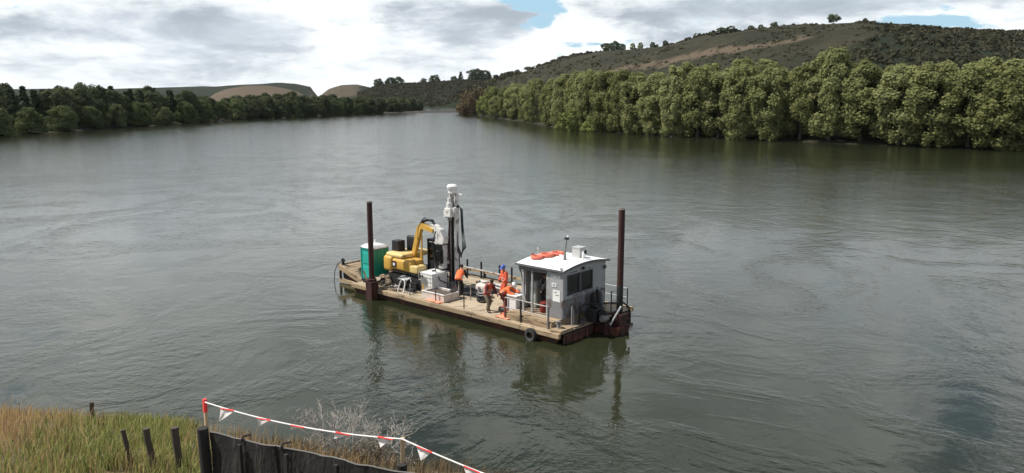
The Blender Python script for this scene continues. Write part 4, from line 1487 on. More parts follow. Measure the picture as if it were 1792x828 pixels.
mb = MB().box((GX_ + .05, GY_ - .12, DZ + 2.25), (0.34, 0.12, 0.24)).box((GX_ - .10, GY_ - .12, DZ + 1.78), (0.30, 0.14, 0.5)).box((GX_ + .20, GY_ - .10, DZ + 1.80), (0.14, 0.12, 0.7))
for q in range(7):
    mb.tube([(GX_ - .30 + q * .1, GY_ - .22, DZ + 1.35), (GX_ - .25 + q * .08, GY_ - .28, DZ + 1.9), (GX_ - .18 + q * .09, GY_ - .2, DZ + 2.45)], 0.026, 6)
dg.part('valve_block', mb, 'black_steel')
dg.part('hose', MB().tube([(GX_ - .1, GY_ - .2, DZ + 3.1), (GX_ - .28, GY_ - .3, DZ + 2.5), (GX_ - .1, GY_ - .32, DZ + 1.6), (GX_ + .25, GY_ - .6, DZ + 1.15), (GX_ + .45, GY_ - .5, DZ + .7), (GX_ + .4, GY_ + .1, DZ + .4)], .028, 6), 'hose_black', smooth=True)
dg.part('foot_clamp', MB().box((MXX, MYY - .1, DZ + 0.12), (0.62, 0.75, 0.24), ch=.02).box((MXX, MYY - .2, DZ + .36), (0.42, .4, .24), ch=.02), 'grey_steel')

dg.o.scale = (1, 1, 1.04)
# ---------------------------------------------------------------- IBC tote
ib = Thing('water_tote', 'white caged plastic water tote standing before the drill mast', 'water tank', (-9.60, 1.85, DZ))
ix, iy = -9.68, 1.72
ib.part('bottle', rounded(ix - .48, ix + .48, iy - .55, iy + .55, DZ + .17, DZ + 1.10, .07), 'tote', smooth=True, ang=60)
ib.part('filler_cap', MB().lathe((ix, iy, DZ + 1.10), [(0.10, 0), (0.10, .05), (.06, .06)], 14), 'plastic_black', smooth=True)
mb = MB()
for zq in (.22, .45, .68, .90, 1.09):
    for yq in (iy - .575, iy + .575):
        mb.tube([(ix - .5, yq, DZ + zq), (ix + .5, yq, DZ + zq)], 0.012, 5)
    for xq in (ix - .5, ix + .5):
        mb.tube([(xq, iy - .575, DZ + zq), (xq, iy + .575, DZ + zq)], 0.012, 5)
for q in range(6):
    xq = ix - .5 + q * .2
    for yq in (iy - .59, iy + .59):
        mb.tube([(xq, yq, DZ + .15), (xq, yq, DZ + 1.11)], 0.013, 5)
for q in range(7):
    yq = iy - .575 + q * 1.15 / 6
    for xq in (ix - .515, ix + .515):
        mb.tube([(xq, yq, DZ + .15), (xq, yq, DZ + 1.11)], 0.013, 5)
ib.part('cage', mb, 'tote', smooth=True)
ib.part('label_plate', MB().box((ix - .12, iy - .605, DZ + .62), (0.44, 0.012, 0.42)), 'grey_steel')
mb = MB()
for yq in (iy - .5, iy, iy + .5):
    mb.box((ix, yq, DZ + .05), (1.02, .12, .10))
mb.box((ix, iy, DZ + .125), (1.04, 1.18, .04))
ib.part('pallet', mb, 'grey_steel')

# ---------------------------------------------------------------- trestle, tub, pump and other deck gear
tr_ = Thing('folding_trestle', 'small white folding trestle with arched legs near the left pile', 'trestle', (-11.0, 0.7, DZ))
tr_.part('top_tray', MB().box((-11.10, 0.95, DZ + .66), (0.75, 0.52, 0.035), (.18, 0, .1), .01), 'galv')
for dy_ in (0.55, 0.98):
    for_ = MB().tube([(-11.05, dy_ - .18, DZ + .01), (-11.02, dy_ - .02, DZ + .45), (-10.97, dy_ + .02, DZ + .60), (-10.83, dy_ + .04, DZ + .68), (-10.68, dy_ + .02, DZ + .60), (-10.63, dy_ - .02, DZ + .45), (-10.60, dy_ - .18, DZ + .01)], 0.030, 7)
    tr_.part('arch_leg', for_, 'white_paint', smooth=True)
tb_ = Thing('slurry_tub', 'shallow pale tub of drilling slurry in front of the water tote', 'tub', (-8.4, 0.85, DZ))
tx, ty_ = -8.40, 0.95
mb = MB()
mb.box((tx, ty_ - .50, DZ + .19), (1.62, 0.05, 0.38), ch=.01).box((tx, ty_ + .50, DZ + .19), (1.62, 0.05, 0.38), ch=.01)
mb.box((tx - .785, ty_, DZ + .19), (0.05, 0.95, 0.38), ch=.01).box((tx + .785, ty_, DZ + .19), (0.05, 0.95, 0.38), ch=.01)
mb.box((tx, ty_, DZ + .02), (1.52, .95, .04))
tb_.part('tub_wall', mb, 'tub_pink')
tb_.part('slurry', MB().box((tx, ty_, DZ + .17), (1.50, .93, .26)), 'slurry')
tb_.part('rim', MB().box((tx, ty_ - .51, DZ + .385), (1.66, .09, .03)).box((tx, ty_ + .51, DZ + .385), (1.66, .09, .03)), 'white_paint')
# orange mats
def rag(cx, cy, sx, sy, seed, mat, name, label):
    g_ = random.Random(seed)
    nn_, mm_ = 9, 7
    vs_ = [(cx + sx * (i / (nn_ - 1) - .5) * (1 + .12 * g_.uniform(-1, 1)), cy + sy * (j / (mm_ - 1) - .5) * (1 + .15 * g_.uniform(-1, 1)), DZ + .035 + .03 * g_.random()) for j in range(mm_) for i in range(nn_)]
    fs_ = [(j * nn_ + i, j * nn_ + i + 1, (j + 1) * nn_ + i + 1, (j + 1) * nn_ + i) for j in range(mm_ - 1) for i in range(nn_ - 1)]
    o_ = len(vs_)
    vs_ += [(a, b_, c_ - .03) for a, b_, c_ in vs_]
    fs_ += [tuple(o_ + i for i in f[::-1]) for f in fs_]
    rim = [i for i in range(nn_)] + [j * nn_ + nn_ - 1 for j in range(1, mm_)] + [(mm_ - 1) * nn_ + i for i in range(nn_ - 2, -1, -1)] + [j * nn_ for j in range(mm_ - 2, 0, -1)]
    for a, b_ in zip(rim, rim[1:] + rim[:1]):
        fs_.append((a, o_ + a, o_ + b_, b_))
    mb = MB()
    mb._add(vs_, fs_)
    return solo(name, mb, mat, label, 'mat', (cx, cy, DZ), smooth=True)
rag(-8.15, 0.27, 1.0, 0.26, 1, 'orange_pale', 'orange_mat', 'faded orange mat beside the pale slurry tub')
rag(-3.55, 0.50, 0.75, 0.50, 2, 'orange_pale', 'orange_mat', 'orange mat crumpled on deck at the guard rail end')
# white workbench, pump and coils by the men
wb = Thing('white_workbench', 'white sheet-sided workbench under the man in the white helmet', 'workbench', (-3.55, 1.55, DZ))
wb.part('top', MB().box((-3.62, 1.45, DZ + .92), (0.62, 0.85, .05), ch=.01), 'white_paint')
wb.part('side_sheet', MB().box((-3.62, 1.10, DZ + .50), (0.56, .03, .78)).box((-3.34, 1.45, DZ + .47), (.03, .70, .86)), 'white_paint')
for xq in (-3.88, -3.36):
    for yq in (1.07, 1.83):
        wb.part('leg', MB().box((xq, yq, DZ + .45), (.05, .05, .89)), 'galv')
pp = Thing('pump_set', 'small dark pump with red frame on deck between the guard rail and workbench', 'pump', (-3.2, .75, DZ))
pp.part('motor', MB().lathe((-4.0, .85, DZ + .22), [(.10, -.2), (.14, -.18), (.14, .18), (.10, .2)], 12, 'X'), 'black_steel', smooth=True)
pp.part('frame', MB().torus((-3.98, .85, DZ + .17), .22, .03, 'Y', 18, 8).torus((-3.6, .85, DZ + .12), .30, .035, 'Z', 22, 8), 'safety_red', smooth=True)
# dark kit bag beside first man
kb = Thing('kit_bag', 'dark bulging kit bag on deck beside the bending man at the mast', 'bag', (-7.75, 1.55, DZ))
mb = MB().ell((-7.95, 1.55, DZ + .24), (.34, .24, .25), 14, 8).ell((-7.75, 1.58, DZ + .30), (.22, .2, .22), 12, 8)
kb.part('bag', mb, 'cloth_dark', smooth=True)
kb.part('strap', MB().torus((-7.92, 1.55, DZ + .42), .16, .018, 'Y', 16, 6, 0, math.pi, 1, False), 'cloth_maroon', smooth=True)
# stack of drill rods on low trestles across the deck
for i, (x0_, y0_, x1_, y1_, zq, rr, mt, lab) in enumerate(((-8.3, 3.9, -5.2, 3.5, .42, .06, 'galv', 'long pale drill rod lying on the trestles, nearest the far rail'),
                                                     (-8.2, 3.70, -5.3, 3.28, .42, .06, 'black_steel', 'long black drill rod lying on the trestles between two pale ones'),
                                                     (-8.25, 3.50, -5.35, 3.06, .42, .06, 'rail_paint', 'long dull drill rod lying on the trestles, nearest the standing man'))):
    solo('drill_rod', MB().tube([(x0_, y0_, DZ + zq), (x1_, y1_, DZ + zq)], rr, 10), mt, lab, 'drill rod', ((x0_ + x1_) / 2, (y0_ + y1_) / 2, DZ), 'drill rods on the trestles', True)
for i, (xq, lab) in enumerate(((-7.8, 'low steel rod trestle nearest the drill mast'), (-5.8, 'low steel rod trestle nearest the man in the blue helmet'))):
    tt_ = Thing('rod_trestle', lab, 'trestle', (xq, 3.6, DZ), 'low trestles under the drill rods')
    yc = 3.68 if i == 0 else 3.36
    tt_.part('cross_bar', MB().box((xq, yc, DZ + .34), (.07, .9, .04)), 'grey_steel')
    for yq in (yc - .38, yc + .38):
        tt_.part('leg', MB().tube([(xq - .18, yq, DZ), (xq, yq, DZ + .33), (xq + .18, yq, DZ)], .022, 6), 'grey_steel', smooth=True)
for i, (xq, yq, rr, mt, lab) in enumerate(((-6.3, 2.0, .36, 'hose_black', 'black hose coil lying on deck between the walking man and the rods'), (-13.0, .75, .34, 'rope', 'tan rope coil lying on deck behind the left pile'),
                                         (-12.0, .55, .28, 'rope', 'small tan rope coil lying near the white trestle'), (-7.1, 4.6, .40, 'rail_paint', 'pale hose coil near the far rail beside the rods'))):
    mb = MB()
    for q in range(4):
        mb.torus((xq + .03 * math.sin(q * 2), yq + .03 * math.cos(q * 3), DZ + .03 + q * .045), rr - .02 * (q % 2), .026, 'Z', 26, 7)
    solo('hose_coil' if mt != 'rope' else 'rope_coil', mb, mt, lab, 'coil', (xq, yq, DZ), None, True)
# spoil / sack heap and timber blocks along the near left side
for i, (xq, yq, sx_, sy_, sz_, rz, mt, nm, lab) in enumerate(((-11.9, .35, 1.5, .14, .12, .06, 'old_timber', 'timber_baulk', 'grey timber baulk lying along the near edge by the left pile'),
                                                        (-13.2, .40, 1.1, .18, .16, -.1, 'timber', 'timber_baulk', 'short timber baulk lying under the toilet door'),
                                                        (-9.95, .95, 1.1, .12, .10, .3, 'old_timber', 'timber_baulk', 'timber baulk lying askew between trestle and slurry tub'),
                                                        (-11.5, .78, .9, .2, .10, -.25, 'old_timber', 'timber_baulk', 'stubby baulk beneath the white folding trestle'))):
    solo(nm, MB().box((xq, yq, DZ + sz_ / 2), (sx_, sy_, sz_), (0, 0, rz), .012), mt, lab, 'timber', (xq, yq, DZ), 'loose timber baulks on deck')
wn = Thing('rope_winch', 'rusty rope winch mounted on deck behind the left pile', 'winch', (-12.55, .5, DZ))
wn.part('drum', MB().lathe((-12.75, .55, DZ + .32), [(.22, -.28), (.22, -.25), (.12, -.24), (.12, .24), (.22, .25), (.22, .28)], 16, 'X'), 'rust_steel', smooth=True, ang=30)
wn.part('rope_turns', MB().lathe((-12.75, .55, DZ + .32), [(.17, -.235)] + [(.17 + .012 * (k % 2), -.23 + k * .023) for k in range(1, 20)] + [(.17, .235)], 14, 'X'), 'rope', smooth=True)
wn.part('cheek', MB().box((-13.06, .55, DZ + .20), (.04, .42, .40), ch=.01).box((-12.44, .55, DZ + .20), (.04, .42, .40), ch=.01), 'grey_steel')
wn.part('crank', MB().tube([(-12.4, .55, DZ + .32), (-12.25, .55, DZ + .32), (-12.25, .55, DZ + .62), (-12.12, .55, DZ + .62)], .018, 6), 'black_steel', smooth=True)
g_ = random.Random(5)
for i, (xq, yq, sx_, sy_, mt, lab) in enumerate(((-12.0, .95, 1.3, .9, 'rail_paint', 'tangle of pale hose lying on deck below the excavator track'), (-13.4, .45, 1.0, .5, 'galv', 'heap of grey chain and wire on deck behind the left pile'),
                                                (-6.9, 2.7, 1.5, .9, 'grey_steel', 'tangle of grey hose on deck between the rods and the mast'), (-10.4, .75, .9, .6, 'hose_black', 'tangle of black hose on deck beside the white folding trestle'),
                                                (-5.6, 4.5, 2.0, .8, 'rail_paint', 'loops of pale hose on deck below the far rail'))):
    pts = []
    for k in range(26):
        a_ = k * 1.15 + g_.uniform(-.4, .4)
        rr_ = .25 + .75 * g_.random()
        pts.append((xq + sx_ / 2 * rr_ * math.cos(a_), yq + sy_ / 2 * rr_ * math.sin(a_), DZ + .03 + .22 * g_.random()))
    sm_ = []
    for k in range(len(pts) - 1):
        for q in range(3):
            sm_.append(Vector(pts[k]).lerp(Vector(pts[k + 1]), q / 3))
    sm_ = [sum((sm_[max(0, min(len(sm_) - 1, k + o))] for o in (-2, -1, 0, 1, 2)), Vector()) / 5 for k in range(len(sm_))]
    solo('hose_tangle' if i != 1 else 'chain_heap', MB().tube(sm_, .03, 6), mt, lab, 'hose' if i != 1 else 'chain', (xq, yq, DZ), None, True)
gn = Thing('shade_chest', 'black chest added for the dark shade between the excavator track and water tote', 'tool chest', (-10.5, 1.9, DZ))  # added dark box standing in for the shadow beside the excavator
gn.part('chest', MB().box((-10.52, .98 + .15, DZ + .22), (.62, .42, .44), ch=.015), 'black_steel')
gn.part('lid', MB().box((-10.52, .98 + .15, DZ + .465), (.66, .46, .04), ch=.008), 'black_steel')
mp_ = Thing('rubber_mat', 'dark rubber ground mat spread on deck by the mast foot', 'mat', (-8.0, 3.4, DZ))
mp_.part('mat', MB().box((-7.9, 2.9, DZ + .012), (2.0, 1.5, .022), (0, 0, .08)), 'rubber')
ptm = Thing('bulk_bag', 'pale sagging bulk bag on deck behind the man bending at the mast', 'bag', (-7.4, 3.3, DZ))
ptm.part('sack', rounded(-7.95, -7.15, 3.0, 3.7, DZ + .02, DZ + .50, .18), 'tub_pink', smooth=True, ang=80)
ptm.part('sack_neck', MB().lathe((-7.55, 3.35, DZ + .46), [(.22, 0), (.16, .08), (.20, .15), (.10, .17)], 12), 'tub_pink', smooth=True)
hp = Thing('tarp_heap', 'brown crumpled tarpaulin heap just right of the left pile', 'tarpaulin', (-12.5, .75, DZ))
mb = MB()
gt = random.Random(12)
for k in range(7):
    mb.ell((-12.95 + .13 * k + gt.uniform(-.05, .05), .80 + gt.uniform(-.12, .16), DZ + .22 + gt.uniform(0, .22)), (gt.uniform(.16, .26), gt.uniform(.14, .22), gt.uniform(.16, .30)), 9, 6)
hp.part('tarp', mb, 'old_timber', smooth=True, ang=80)
# black corner post with rope on the ramp lip
rw = Thing('ramp_fairlead', 'black fairlead with trailing rope on the outer ramp corner', 'fairlead', (-16.8, 1.15, 1.0))
rw.part('horn', MB().tube([(-16.80, 1.2, 1.05), (-16.82, 1.2, 1.40)], [.09, .07], 8).box((-16.8, 1.2, 1.30), (.28, .10, .12), ch=.02), 'black_steel')
rw.part('rope', MB().tube([(-16.82, 1.2, 1.25), (-17.15, 1.05, 1.05), (-17.35, .98, .6), (-17.38, .95, .02)], .022, 6), 'hose_black', smooth=True)
# tyre fender
ty2 = Thing('tyre_fender', 'black rubber tyre hung over the near side of the barge below the guard rail', 'tyre', (-1.45, -0.16, .2))
ty2.part('tyre', MB().torus((-1.45, -.16, .22), .235, .105, 'Y', 30, 12), 'rubber', smooth=True)
ty2.part('bead', MB().torus((-1.45, -.245, .22), .205, .018, 'Y', 30, 6), 'grey_steel', smooth=True, label='pale worn inner bead of the tyre')
ty2.part('lashing', MB().tube([(-1.52, -.16, .50), (-1.46, -.05, .62), (-1.45, .06, .56)], .02, 6), 'rope', smooth=True)
# ---------------------------------------------------------------- wheelhouse
PZ = DZ + 0.33
CX0, CX1, CY0, CY1, CZ1 = -3.20, -0.62, 1.08, 4.40, 2.92
wh = Thing('wheelhouse', 'grey wheelhouse with white cambered roof and two dark windows on the barge', 'wheelhouse', (-1.9, 2.7, PZ))
T_ = 0.06
def wall_x(x, cuts, name, mat, ytop):
    pass
# end wall (towards the bow) with two window openings
W1 = (1.40, 2.30, 1.89, 2.77)
W2 = (2.42, 3.30, 1.89, 2.77)
mb = MB()
mb.box((CX1 - T_ / 2, (CY0 + CY1) / 2, (1.70 + 1.89) / 2), (T_, CY1 - CY0, 0.19))
mb.box((CX1 - T_ / 2, (CY0 + CY1) / 2, (2.77 + CZ1) / 2 + .04), (T_, CY1 - CY0, CZ1 - 2.77 + .08))
for y0_, y1_ in ((CY0, W1[0]), (W1[1], W2[0]), (W2[1], CY1)):
    mb.box((CX1 - T_ / 2, (y0_ + y1_) / 2, 2.33), (T_, y1_ - y0_, 0.88))
end = wh.part('end_wall', mb, 'cabin_paint')
wh.part('lower_panel', MB().box((CX1 - T_ / 2, (CY0 + CY1) / 2, (PZ + 1.70) / 2), (T_ + .012, CY1 - CY0, 1.70 - PZ - .004)), 'cabin_lower', end)
wh.part('gable', MB().prism([(CY0, CZ1 + .08), (CY0 + .8, CZ1 + .19), ((CY0 + CY1) / 2, CZ1 + .24), (CY1 - .8, CZ1 + .19), (CY1, CZ1 + .08)], 'X', CX1 - T_, CX1), 'cabin_paint', end)
for (y0_, y1_, z0_, z1_) in (W1, W2):
    wdw = wh.part('window', MB().box((CX1 + .006, (y0_ + y1_) / 2, z0_ - .015), (.05, y1_ - y0_ + .08, .04)).box((CX1 + .006, (y0_ + y1_) / 2, z1_ + .015), (.05, y1_ - y0_ + .08, .04))
                  .box((CX1 + .006, y0_ - .018, (z0_ + z1_) / 2), (.05, .036, z1_ - z0_ - .012)).box((CX1 + .006, y1_ + .018, (z0_ + z1_) / 2), (.05, .036, z1_ - z0_ - .012)), 'cabin_trim')
    wh.part('pane', MB().box((CX1 - .03, (y0_ + y1_) / 2, (z0_ + z1_) / 2), (.012, y1_ - y0_, z1_ - z0_)), 'dark_glass', wdw)
# name boards: pale strips with worn illegible marks
def strip(y0_, y1_, z_, h_, seed):
    s_ = wh.part('sign_board', MB().box((CX1 + .014, (y0_ + y1_) / 2, z_), (.02, y1_ - y0_, h_)), 'galv')
    g_ = random.Random(seed)
    mb = MB()
    y_ = y0_ + .05
    while y_ < y1_ - .08:
        L_ = g_.uniform(.03, .075)
        if g_.random() < .82:
            mb.box((CX1 + .027, y_ + L_ / 2, z_ + g_.uniform(-.01, .01)), (.006, L_, h_ * g_.uniform(.35, .6)))
        y_ += L_ + .025
    wh.part('sign_mark', mb, 'ink', s_)
strip(1.50, 2.35, 2.895, .11, 4)
strip(2.72, 3.35, 2.91, .11, 5)
strip(1.60, 3.20, 1.785, .11, 6)
wh.part('end_light', MB().lathe((CX1 + .05, 2.52, 2.90), [(.05, 0), (.07, .02), (.07, .10), (.04, .12)], 12), 'plastic_black', end, smooth=True)
wh.part('side_lamp', MB().box((CX1 + .06, 4.25, 2.74), (.12, .14, .16), ch=.02), 'cabin_trim')
# near wall: solid panel at the bow end, open bay with posts behind it
pnl = wh.part('side_wall', MB().box((-1.08, CY0 + T_ / 2, (PZ + CZ1) / 2), (CX1 - .0 - T_ - (-1.54) - .02, T_, CZ1 - PZ)), 'cabin_paint')
wh.part('kick_panel', MB().box((-1.08, CY0 - .004, PZ + .42), (.84, .02, .82)), 'cabin_lower', pnl)
for (xq, zq, sx_, sz_) in ((-1.12, 2.34, .26, .17), (-0.98, 1.86, .42, .52), (-1.05, 2.74, .52, .10)):
    wh.part('notice', MB().box((xq, CY0 - .012, zq), (sx_, .012, sz_)), 'paper', pnl)
mb = MB()
for (xq, zq, L_) in ((-1.12, 2.37, .16), (-1.12, 2.31, .12), (-1.22, 2.74, .12), (-0.97, 2.74, .14), (-1.05, 2.02, .16), (-.93, 1.9, .2)):
    mb.box((xq, CY0 - .021, zq), (L_, .006, .022))
wh.part('notice_mark', mb, 'ink', pnl)
mb = MB()
for xq, rz in ((-1.54, 0), (-2.42, 0), (-2.95, 0.0)):
    mb.box((xq, CY0 + .04, (PZ + CZ1) / 2), (.08, .08, CZ1 - PZ))
mb.box((-3.02, CY0 + .04, 2.1), (.07, .07, 1.75), (0, -.22, 0))
wh.part('bay_post', mb, 'cabin_paint')
wh.part('header_beam', MB().box((-2.35, CY0 + .04, CZ1 - .05), (1.62, .10, .16)), 'cabin_trim')
# far wall and rear wall
mb = MB()
mb.box((-1.9, CY1 - T_ / 2, (PZ + 1.75) / 2), (CX1 - CX0 - T_ * 2, T_, 1.75 - PZ)).box((-1.9, CY1 - T_ / 2, 2.8), (CX1 - CX0 - T_ * 2, T_, .26))
for x0_, x1_ in ((CX0 + T_, -2.2), (-1.55, CX1 - T_)):
    mb.box(((x0_ + x1_) / 2, CY1 - T_ / 2, 2.21), (x1_ - x0_, T_, .92))
wh.part('far_wall', mb, 'cabin_paint')
mb = MB()
mb.box((CX0 + T_ / 2, 2.95, (PZ + CZ1) / 2), (T_, 2.90, CZ1 - PZ))
wh.part('rear_wall', mb, 'cabin_paint')
wh.part('floor', MB().box((-1.9, 2.74, PZ + .015), (2.5, 3.2, .03)), 'old_timber')
# cambered roof
def roof_z(yy):
    u_ = (yy - (CY0 + CY1) / 2) / ((CY1 - CY0) / 2 + .12)
    return CZ1 + .10 + .18 * (1 - min(1, abs(u_)) ** 2)
ys_ = np.linspace(CY0 - .12, CY1 + .12, 15)
poly = [(float(y_), roof_z(float(y_)) + .05) for y_ in ys_] + [(float(y_), roof_z(float(y_))) for y_ in ys_[::-1]]
wh.part('roof', MB().prism(poly, 'X', CX0 - .10, CX1 + .10), 'roof_white', smooth=True, ang=30)
mb = MB()
poly = [(float(y_), roof_z(float(y_)) + .055) for y_ in ys_] + [(float(y_), roof_z(float(y_)) - .035) for y_ in ys_[::-1]]
mb.prism(poly, 'X', CX1 + .10, CX1 + .135).prism(poly, 'X', CX0 - .135, CX0 - .10)
mb.box((-1.9, CY0 - .135, CZ1 + .115), (CX1 - CX0 + .26, .03, .09)).box((-1.9, CY1 + .135, CZ1 + .115), (CX1 - CX0 + .26, .03, .09))
wh.part('roof_edge', mb, 'cabin_trim')
wh.part('visor', MB().prism([(CX0 - .13, CZ1 + .12), (CX0 - .13, CZ1 + .16), (CX0 - .5, CZ1 + .02), (CX0 - .5, CZ1 - .01)], 'Y', 1.0, 3.8), 'cabin_paint')
# roof gear
mb = MB().tube([(-1.50, 2.35, roof_z(2.35) + .05), (-1.50, 2.35, roof_z(2.35) + .40), (-1.42, 2.37, roof_z(2.35) + 1.02)], [.085, .05, .032], 10)
ms = wh.part('signal_mast', mb, 'grey_steel', smooth=True)
wh.part('mast_lamp', MB().box((-1.42, 2.37, roof_z(2.35) + 1.06), (.20, .12, .10), ch=.02), 'plastic_black', ms)
wh.part('mast_tip', MB().ell((-1.36, 2.38, roof_z(2.35) + 1.15), (.05, .05, .06), 10, 6), 'white_paint', ms, smooth=True)
wh.part('vent_box', MB().box((-1.42, 3.32, roof_z(3.32) + .27), (.46, .46, .50), ch=.015).box((-1.42, 3.32, roof_z(3.32) + .535), (.50, .50, .03)), 'galv')
cwl = wh.part('cowl_vent', MB().tube([(-.95, 3.05, roof_z(3.05) + .03), (-.95, 3.05, roof_z(3.05) + .22), (-.92, 3.05, roof_z(3.05) + .32), (-.86, 3.05, roof_z(3.05) + .37)], [.07, .075, .10, .12], 12), 'white_paint', smooth=True)
wh.part('cowl_mouth', MB().ell((-.845, 3.05, roof_z(3.05) + .385), (.04, .10, .13), 12, 6), 'plastic_black', cwl, smooth=True)
wh.part('whip_aerial', MB().tube([(-2.9, 2.1, roof_z(2.1) + .05), (-2.9, 2.1, roof_z(2.1) + .45)], .012, 6).ell((-2.9, 2.1, roof_z(2.1) + .47), (.04, .04, .035), 8, 6), 'white_paint', smooth=True)
wh.part('roof_lamp', MB().lathe((-3.1, 1.95, roof_z(1.95) + .05), [(.06, 0), (.08, .05), (.07, .16), (.03, .2)], 12), 'red_oxide', smooth=True)
wh.part('eave_lamp', MB().box((-.68, 1.02, roof_z(1.02) + .12), (.10, .10, .10), ch=.015), 'galv')
# inside: console, engine cover, helm seat
csl = wh.part('console', rounded(-3.08, -2.62, 1.65, 2.2, PZ + .03, PZ + 1.30, .10), 'engine_green', smooth=True)
wh.part('gauge', MB().lathe((-2.85, 1.64, PZ + .95), [(.09, -.02), (.09, .02)], 14, 'Y'), 'plastic_black', csl)
wh.part('locker', MB().box((-1.25, 3.6, PZ + .5), (1.0, 1.2, .95), ch=.02), 'cabin_lower')
wh.part('red_drum', MB().lathe((-1.98, 1.45, PZ + .03), [(.20, 0), (.21, .02), (.21, .45), (.19, .47)], 16), 'red_dark', smooth=True)
# life rings / float on the roof
def roofring(cx, cy, rr, r, mat, lab, sx=1.0, seg=2 * math.pi, rot=0):
    z_ = roof_z(cy) + .05 + r * 1.05
    t_ = Thing('life_ring', lab, 'life ring', (cx, cy, roof_z(cy) + .05), 'orange life rings on the wheelhouse roof')
    t_.part('ring', MB().torus((cx, cy, z_), rr, r, 'Z', 28, 10, rot, rot + seg, 1.0, seg > 6.2), mat, smooth=True)
    for k in range(4):
        a_ = rot + .4 + k * seg / 4.4
        t_.part('band', MB().torus((cx + rr * math.cos(a_), cy + rr * math.sin(a_), z_), r + .003, .018, 'X', 12, 5), 'orange_pale', smooth=True)
roofring(-2.62, 2.42, .28, .075, 'safety_red', 'orange life ring lying in the middle of the wheelhouse roof group')
roofring(-2.45, 3.02, .27, .075, 'safety_red', 'orange horseshoe buoy nearest the signal mast on the wheelhouse roof', seg=5.0, rot=.6)
roofring(-2.78, 1.88, .24, .07, 'safety_red', 'orange life ring nearest the open bay edge of the wheelhouse roof')

# ---------------------------------------------------------------- bow machinery: thruster unit, bottles, loop bar
th_ = Thing('outboard_drive', 'dark outboard drive unit with a bent pipe guard on the bow end', 'outboard drive', (.35, 2.6, DZ))
th_.part('guard_bar', MB().tube([(-.2, 1.75, DZ + .0), (-.14, 1.75, DZ + .85), (-.02, 1.85, DZ + .98), (.62, 2.75, DZ + .98), (1.05, 3.45, DZ + .92), (1.22, 3.65, DZ + .7), (1.25, 3.7, DZ + .2)], .045, 10), 'black_steel', smooth=True)
th_.part('engine_block', MB().box((.12, 2.55, DZ + .42), (.5, .75, .62), ch=.06).box((.15, 2.6, DZ + .80), (.34, .4, .2), ch=.05).lathe((.40, 2.55, DZ + .45), [(.17, 0), (.20, .03), (.20, .14), (.1, .16)], 16, 'X'), 'black_steel')
th_.part('gear_leg', MB().tube([(.55, 2.75, DZ + .5), (.62, 2.75, .05), (.62, 2.75, -.9)], [.16, .14, .12], 12), 'rust_steel', smooth=True)
th_.part('hose', MB().tube([(.1, 2.2, DZ + .8), (.4, 2.1, DZ + .95), (.7, 2.4, DZ + .7), (.65, 2.7, DZ + .3)], .035, 8), 'hose_black', smooth=True)
th_.part('grey_tank', MB().lathe((.62, 2.55, DZ + .30), [(.13, -.2), (.17, -.16), (.17, .16), (.13, .2)], 14, 'Y'), 'grey_steel', smooth=True)
th_.part('bracket', MB().tube([(.55, 2.95, DZ + .10), (.85, 2.7, DZ + .0), (1.15, 3.1, DZ + .85)], .045, 8), 'galv', smooth=True)
for i, (yq, hh, mt, lab) in enumerate(((3.1, 1.22, 'black_steel', 'black gas bottle nearest the wheelhouse windows on the bow end'), (3.42, 1.30, 'hull_dark', 'dark gas bottle in the middle of three on the bow end'), (3.78, 1.22, 'gas_bottle', 'grey gas bottle at the far end of three on the bow end'))):
    gb = Thing('gas_bottle', lab, 'gas bottle', (-.38, yq, DZ), 'gas bottles against the wheelhouse end wall')
    z_ = DZ + .08
    gb.part('cylinder', MB().lathe((-.38, yq, z_), [(.12, 0), (.13, .02), (.13, hh - .25), (.09, hh - .12), (.04, hh - .06)], 16), mt, smooth=True)
    gb.part('valve', MB().lathe((-.38, yq, z_ + hh - .06), [(.03, 0), (.03, .05), (.055, .06), (.055, .1)], 10), 'grey_steel', smooth=True)
# a lantern pole at the bow step
bp_ = Thing('bow_stanchion', 'thin grey forked stanchion in front of the wheelhouse end wall', 'stanchion', (-.28, 1.5, DZ + .08))
bp_.part('pole', MB().tube([(-.28, 1.30, DZ + .08), (-.28, 1.30, DZ + .95)], .022, 8).tube([(-.28, 1.45, DZ + .08), (-.28, 1.45, DZ + .72), (-.28, 1.30, DZ + .86)], .018, 8), 'galv', smooth=True)
# ================================================================== PEOPLE
def skin_mesh(name, verts, edges, radii, root, mat, levels=2):
    me = bpy.data.meshes.new(name)
    me.from_pydata(verts, edges, [])
    ob = bpy.data.objects.new(name, me)
    COL.objects.link(ob)
    md = ob.modifiers.new('skin', 'SKIN')
    md.use_smooth_shade = True
    sv = me.skin_vertices[0].data
    for i, r in enumerate(radii):
        sv[i].radius = r if isinstance(r, tuple) else (r, r)
        sv[i].use_root = (i in (root if isinstance(root, (list, tuple)) else [root]))
    sb = ob.modifiers.new('sub', 'SUBSURF')
    sb.levels = levels
    sb.render_levels = levels
    dg_ = bpy.context.evaluated_depsgraph_get()
    m2 = bpy.data.meshes.new_from_object(ob.evaluated_get(dg_))
    m2.name = name
    bpy.data.objects.remove(ob)
    bpy.data.meshes.remove(me)
    m2.materials.clear()
    m2.materials.append(MATS[mat])
    m2.polygons.foreach_set('use_smooth', [True] * len(m2.polygons))
    return m2


def join_meshes(name, meshes, mat):
    bm = bmesh.new()
    for m_ in meshes:
        bm.from_mesh(m_)
    out = bpy.data.meshes.new(name)
    bm.to_mesh(out)
    bm.free()
    out.materials.append(MATS[mat])
    out.polygons.foreach_set('use_smooth', [True] * len(out.polygons))
    return out


